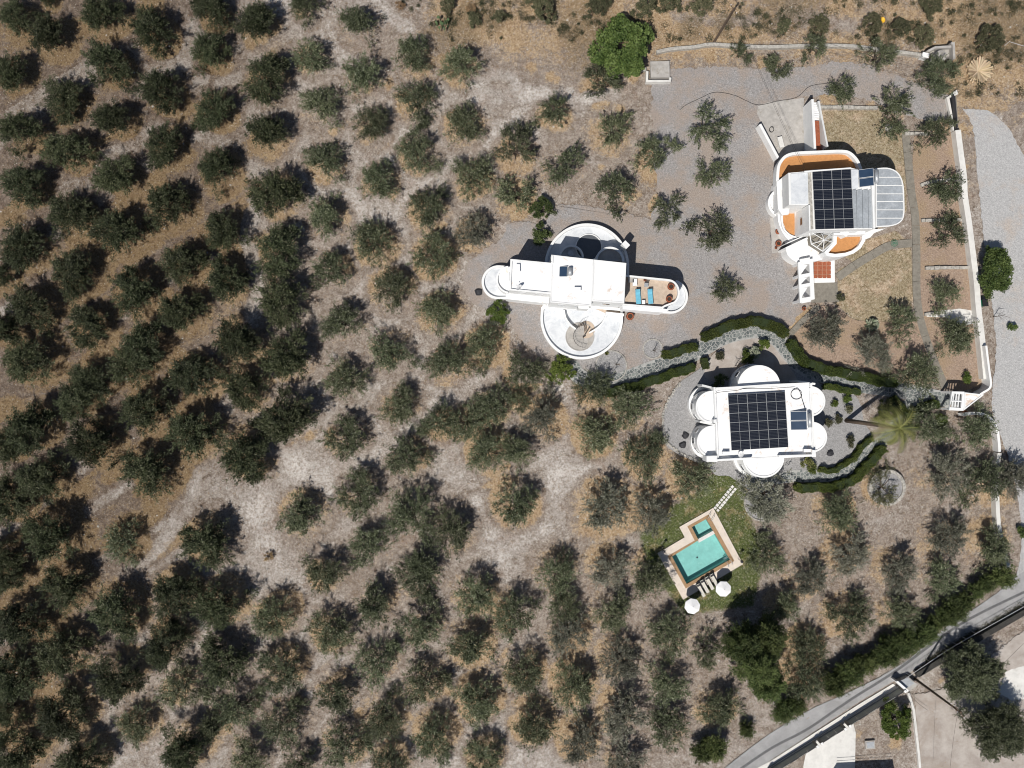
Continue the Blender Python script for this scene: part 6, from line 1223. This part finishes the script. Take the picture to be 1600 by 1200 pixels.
# clipped hedges
def hedge(label, pts, w, h, seed, closed_poly=None):
    P = smooth_line(WL(pts, h), 6); root = thing("hedge", *P[len(P) // 2], label, "hedge"); g = np.random.default_rng(seed); b = MB(); b.strip(P, w - .1, -.1, h - .05); b.build("stems", M['core'], root)
    A = np.array(P); seg = np.linalg.norm(np.diff(A, axis=0), axis=1); tot = seg.sum(); cum = np.concatenate([[0], np.cumsum(seg)]); n = int(tot * (w + 2 * h) * 420)
    s = g.random(n) * tot; i = np.clip(np.searchsorted(cum, s) - 1, 0, len(seg) - 1); t = (s - cum[i]) / seg[i]; c = A[i] + (A[i + 1] - A[i]) * t[:, None]; dr = (A[i + 1] - A[i]) / seg[i][:, None]; nr = np.stack([-dr[:, 1], dr[:, 0]], -1)
    u = g.random(n) * (w + 2 * h); top = (u > h) & (u < h + w); off = np.where(top, u - h - w / 2, np.where(u <= h, -w / 2, w / 2)); z = np.where(top, h, np.where(u <= h, u, u - h - w))
    wob = .10 * np.sin(s * 1.9 + seed) + .07 * np.sin(s * 5.1)
    q = np.stack([c[:, 0] + nr[:, 0] * (off + wob), c[:, 1] + nr[:, 1] * (off + wob), z * (1 + .10 * np.sin(s * 1.3 + seed)) + .06 * np.sin(s * 4.3)], -1) + g.normal(size=(n, 3)) * .05
    me_ = int(n * .10); e = np.where(g.random(me_) < .5, 0, len(A) - 1); es = np.stack([A[e][:, 0], A[e][:, 1], g.random(me_) * h], -1) + g.normal(size=(me_, 3)) * np.array([.12, .12, .05]); q = np.concatenate([q, es])
    tone = np.clip(.45 + .3 * np.sin(q[:, 0] * 2.1) * np.sin(q[:, 1] * 2.7) + g.normal(size=len(q)) * .25, 0, 1); V, F, At = sprigs(q, .12, .07, tone, g, .45); V -= np.array([root.location.x, root.location.y, 0])
    inst("foliage", np_mesh("foliage", V, F, M['box'], {"leafcol": At}), root)
hedge("longest arched clipped hedge above the stone path, between the middle and ochre houses", [(1101, 529), (1112, 522), (1126, 515), (1153, 505.5), (1182, 502), (1204, 507), (1231, 522)], 1.1, 1.35, 1)
hedge("short straight clipped hedge above the stone path, left of the arched hedge", [(1037, 556), (1060, 549), (1089, 541)], .95, 1.14, 2)
hedge("clipped hedge on the lower side of the stone path, left part by the middle house", [(946, 614), (975, 608), (1005, 600), (1040, 588), (1085, 573)], 1.0, 1.14, 3)
hedge("small six sided clipped bush between the two lower hedges", [(1098, 568), (1107, 566)], 1.3, 1.14, 4)
hedge("long clipped hedge above the stone path running right under the olives", [(1237, 533), (1250, 555), (1270, 570), (1300, 579), (1330, 585), (1362, 592), (1402, 600)], 1.05, 1.28, 5)
hedge("narrow clipped hedge below the stone path, right of the clover house", [(1290, 604), (1318, 608), (1345, 614)], .62, 0.99, 6)
hedge("clipped hedge on the lower side of the path end near the gatehouse", [(1420, 655), (1432, 643), (1450, 635), (1468, 632)], .95, 1.14, 7)
hedge("inner curved hedge below the clover house gravel", [(1283, 735.5), (1307, 734), (1330, 720), (1348, 700), (1363, 684)], .55, 0.99, 8)
hedge("outer curved hedge along the lowest part of the stone path", [(1245, 762), (1268, 763), (1290, 762), (1317, 758), (1342, 744), (1362, 722), (1383, 700)], 1.0, 1.14, 9)
hedge("short hedge piece between the path branches above the palm", [(1396, 622), (1404, 632), (1412, 645)], 1.1, 0.99, 10)

# dry grass and loose stones scattered over the open ground: nobody could count them
def scatter():
    g = np.random.default_rng(21); n = 90000; px = g.uniform(-20, 1620, n); py = g.uniform(-20, 1220, n); x = (px - 800) / 12; y = (600 - py) / 12
    D = np.full(n, 9.0)
    for tx, ty, r, k in OLIVES: bx, by = W(tx, ty, 2.4); D = np.minimum(D, np.hypot(x - bx, y - by) / (r / 12))
    tr = np.full(n, 99.0)
    for w, a, pts in TRACKS: tr = np.minimum(tr, dline(px, py, pts) / w)
    clump = np.sin(px * .043 + 2) * np.sin(py * .051) + np.sin(px * .017 - py * .023)
    yard = np.zeros(n, bool)
    for p in YARDS: yard |= pinside(px, py, p)
    edge = (py < 120) & (px > 620)
    keep = (~yard) & (tr > .9) & ((g.random(n) < np.clip(1.25 - abs(D - 1.1) * .9, .1, 1) * (.25 + .35 * (clump > -.2))) | edge & (g.random(n) < .8))
    x, y, px, py = x[keep], y[keep], px[keep], py[keep]; m = len(x); per = 3; P = np.stack([np.repeat(x, per), np.repeat(y, per), np.full(m * per, .02)], -1) + g.normal(size=(m * per, 3)) * np.array([.12, .12, .02])
    V, F, A = sprigs(P, .26, .035, np.clip(g.normal(.45, .3, len(P)), 0, 1), g, .2)
    o = bpy.data.objects.new("dry_grass", np_mesh("dry_grass", V, F, M['drygrass'], {"leafcol": A})); COL.objects.link(o); tag(o, kind="stuff")
    n = 24000; px = g.uniform(-10, 1610, n); py = g.uniform(-10, 1210, n); yard = np.zeros(n, bool)
    for p in YARDS: yard |= pinside(px, py, p)
    px, py = px[~yard], py[~yard]; n = len(px); x = (px - 800) / 12; y = (600 - py) / 12; s = g.uniform(.025, .075, n) * (1 + (g.random(n) > .97) * 1.5)
    base = np.array([[1, 0, 0], [0, 1, 0], [-1, 0, 0], [0, -1, 0], [0, 0, .8], [0, 0, -.8]]); V = (base[None] * g.uniform(.6, 1.2, (n, 6, 3))) * s[:, None, None] + np.stack([x, y, np.full(n, -.06)], -1)[:, None]
    f = np.array([[0, 1, 4], [1, 2, 4], [2, 3, 4], [3, 0, 4]]); F = (np.arange(n)[:, None, None] * 6 + f[None]).reshape(-1, 3)
    o = bpy.data.objects.new("loose_stones", np_mesh("loose_stones", V.reshape(-1, 3), F, M['stonewall'])); COL.objects.link(o); tag(o, kind="stuff")
YARDS = [[(1017, 130), (1025, 100), (1260, 98), (1483, 150), (1560, 150), (1610, 260), (1610, 850), (1570, 910), (1556, 640), (1550, 600), (1480, 640), (1400, 700), (1330, 765), (1240, 770), (1180, 762), (1060, 705), (1035, 650), (1080, 580), (960, 620), (890, 590), (800, 510), (725, 470), (725, 420), (790, 350), (1028, 345)],
         LAWNS[0],
         [(1560, 915), (1610, 890), (1610, 960), (1180, 1210), (1120, 1210), (1430, 1020)], [(1255, 1200), (1262, 1163), (1335, 1118), (1337, 1200)], [(1114, 790), (1058, 823), (1025, 865), (1070, 945), (1165, 881)]]
scatter()
def slope_scrub():
    """low thorny scrub that covers the wild slope as one uneven mat"""
    g = np.random.default_rng(31); C = []
    while len(C) < 520:
        x, y = g.uniform(600, 1620), g.uniform(-15, 150)
        if y > (64 if x < 1490 else 150) or (x < 700 and y > 40): continue
        w = math.sin(x * .021 + 1) * math.sin(y * .09 + x * .004) + mnoise.noise(Vector((x * .02, y * .05, 3)))
        if g.random() < (.75 if w > .1 else .14): C.append((x, y))
    C = np.array([(*W(a, b_), 0.12) for a, b_ in C]); s = g.uniform(.12, .5, len(C)); per = 110; ids = np.repeat(np.arange(len(C)), per)
    P = C[ids] + g.normal(size=(len(ids), 3)) * np.array([1, 1, .4]) * s[ids][:, None] * .75; P[:, 2] = abs(P[:, 2]); tone = np.clip(g.uniform(0, .8, len(C))[ids] + g.normal(size=len(ids)) * .2, 0, 1)
    V, F, A = sprigs(P, .17, .05, tone, g, .5); A[:, 1] = np.repeat((g.random(len(C)) ** .5)[ids], 4)
    o = bpy.data.objects.new("slope_scrub", np_mesh("slope_scrub", V, F, M['scrub'], {"leafcol": A})); COL.objects.link(o); tag(o, kind="stuff")
slope_scrub()
def edge_tufts():
    g = np.random.default_rng(5); pts = [(1446, 1036), (1485, 1012), (1525, 988), (1600, 944)]; P = np.array(WL(pts)); n = 5000; t = g.random(n) * 3; i = t.astype(int); f = (t - i)[:, None]; c = P[i] * (1 - f) + P[i + 1] * f
    Q = np.stack([c[:, 0], c[:, 1], np.zeros(n)], -1) + g.normal(size=(n, 3)) * np.array([.28, .28, .1]) + np.array([0, 0, .12]); V, F, A = sprigs(Q, .25, .05, np.clip(g.normal(.4, .3, n), 0, 1), g, .3)
    o = bpy.data.objects.new("verge_weeds", np_mesh("verge_weeds", V, F, M['scrub'], {"leafcol": A})); COL.objects.link(o); tag(o, kind="stuff")
edge_tufts()
print("objects", len(bpy.data.objects))
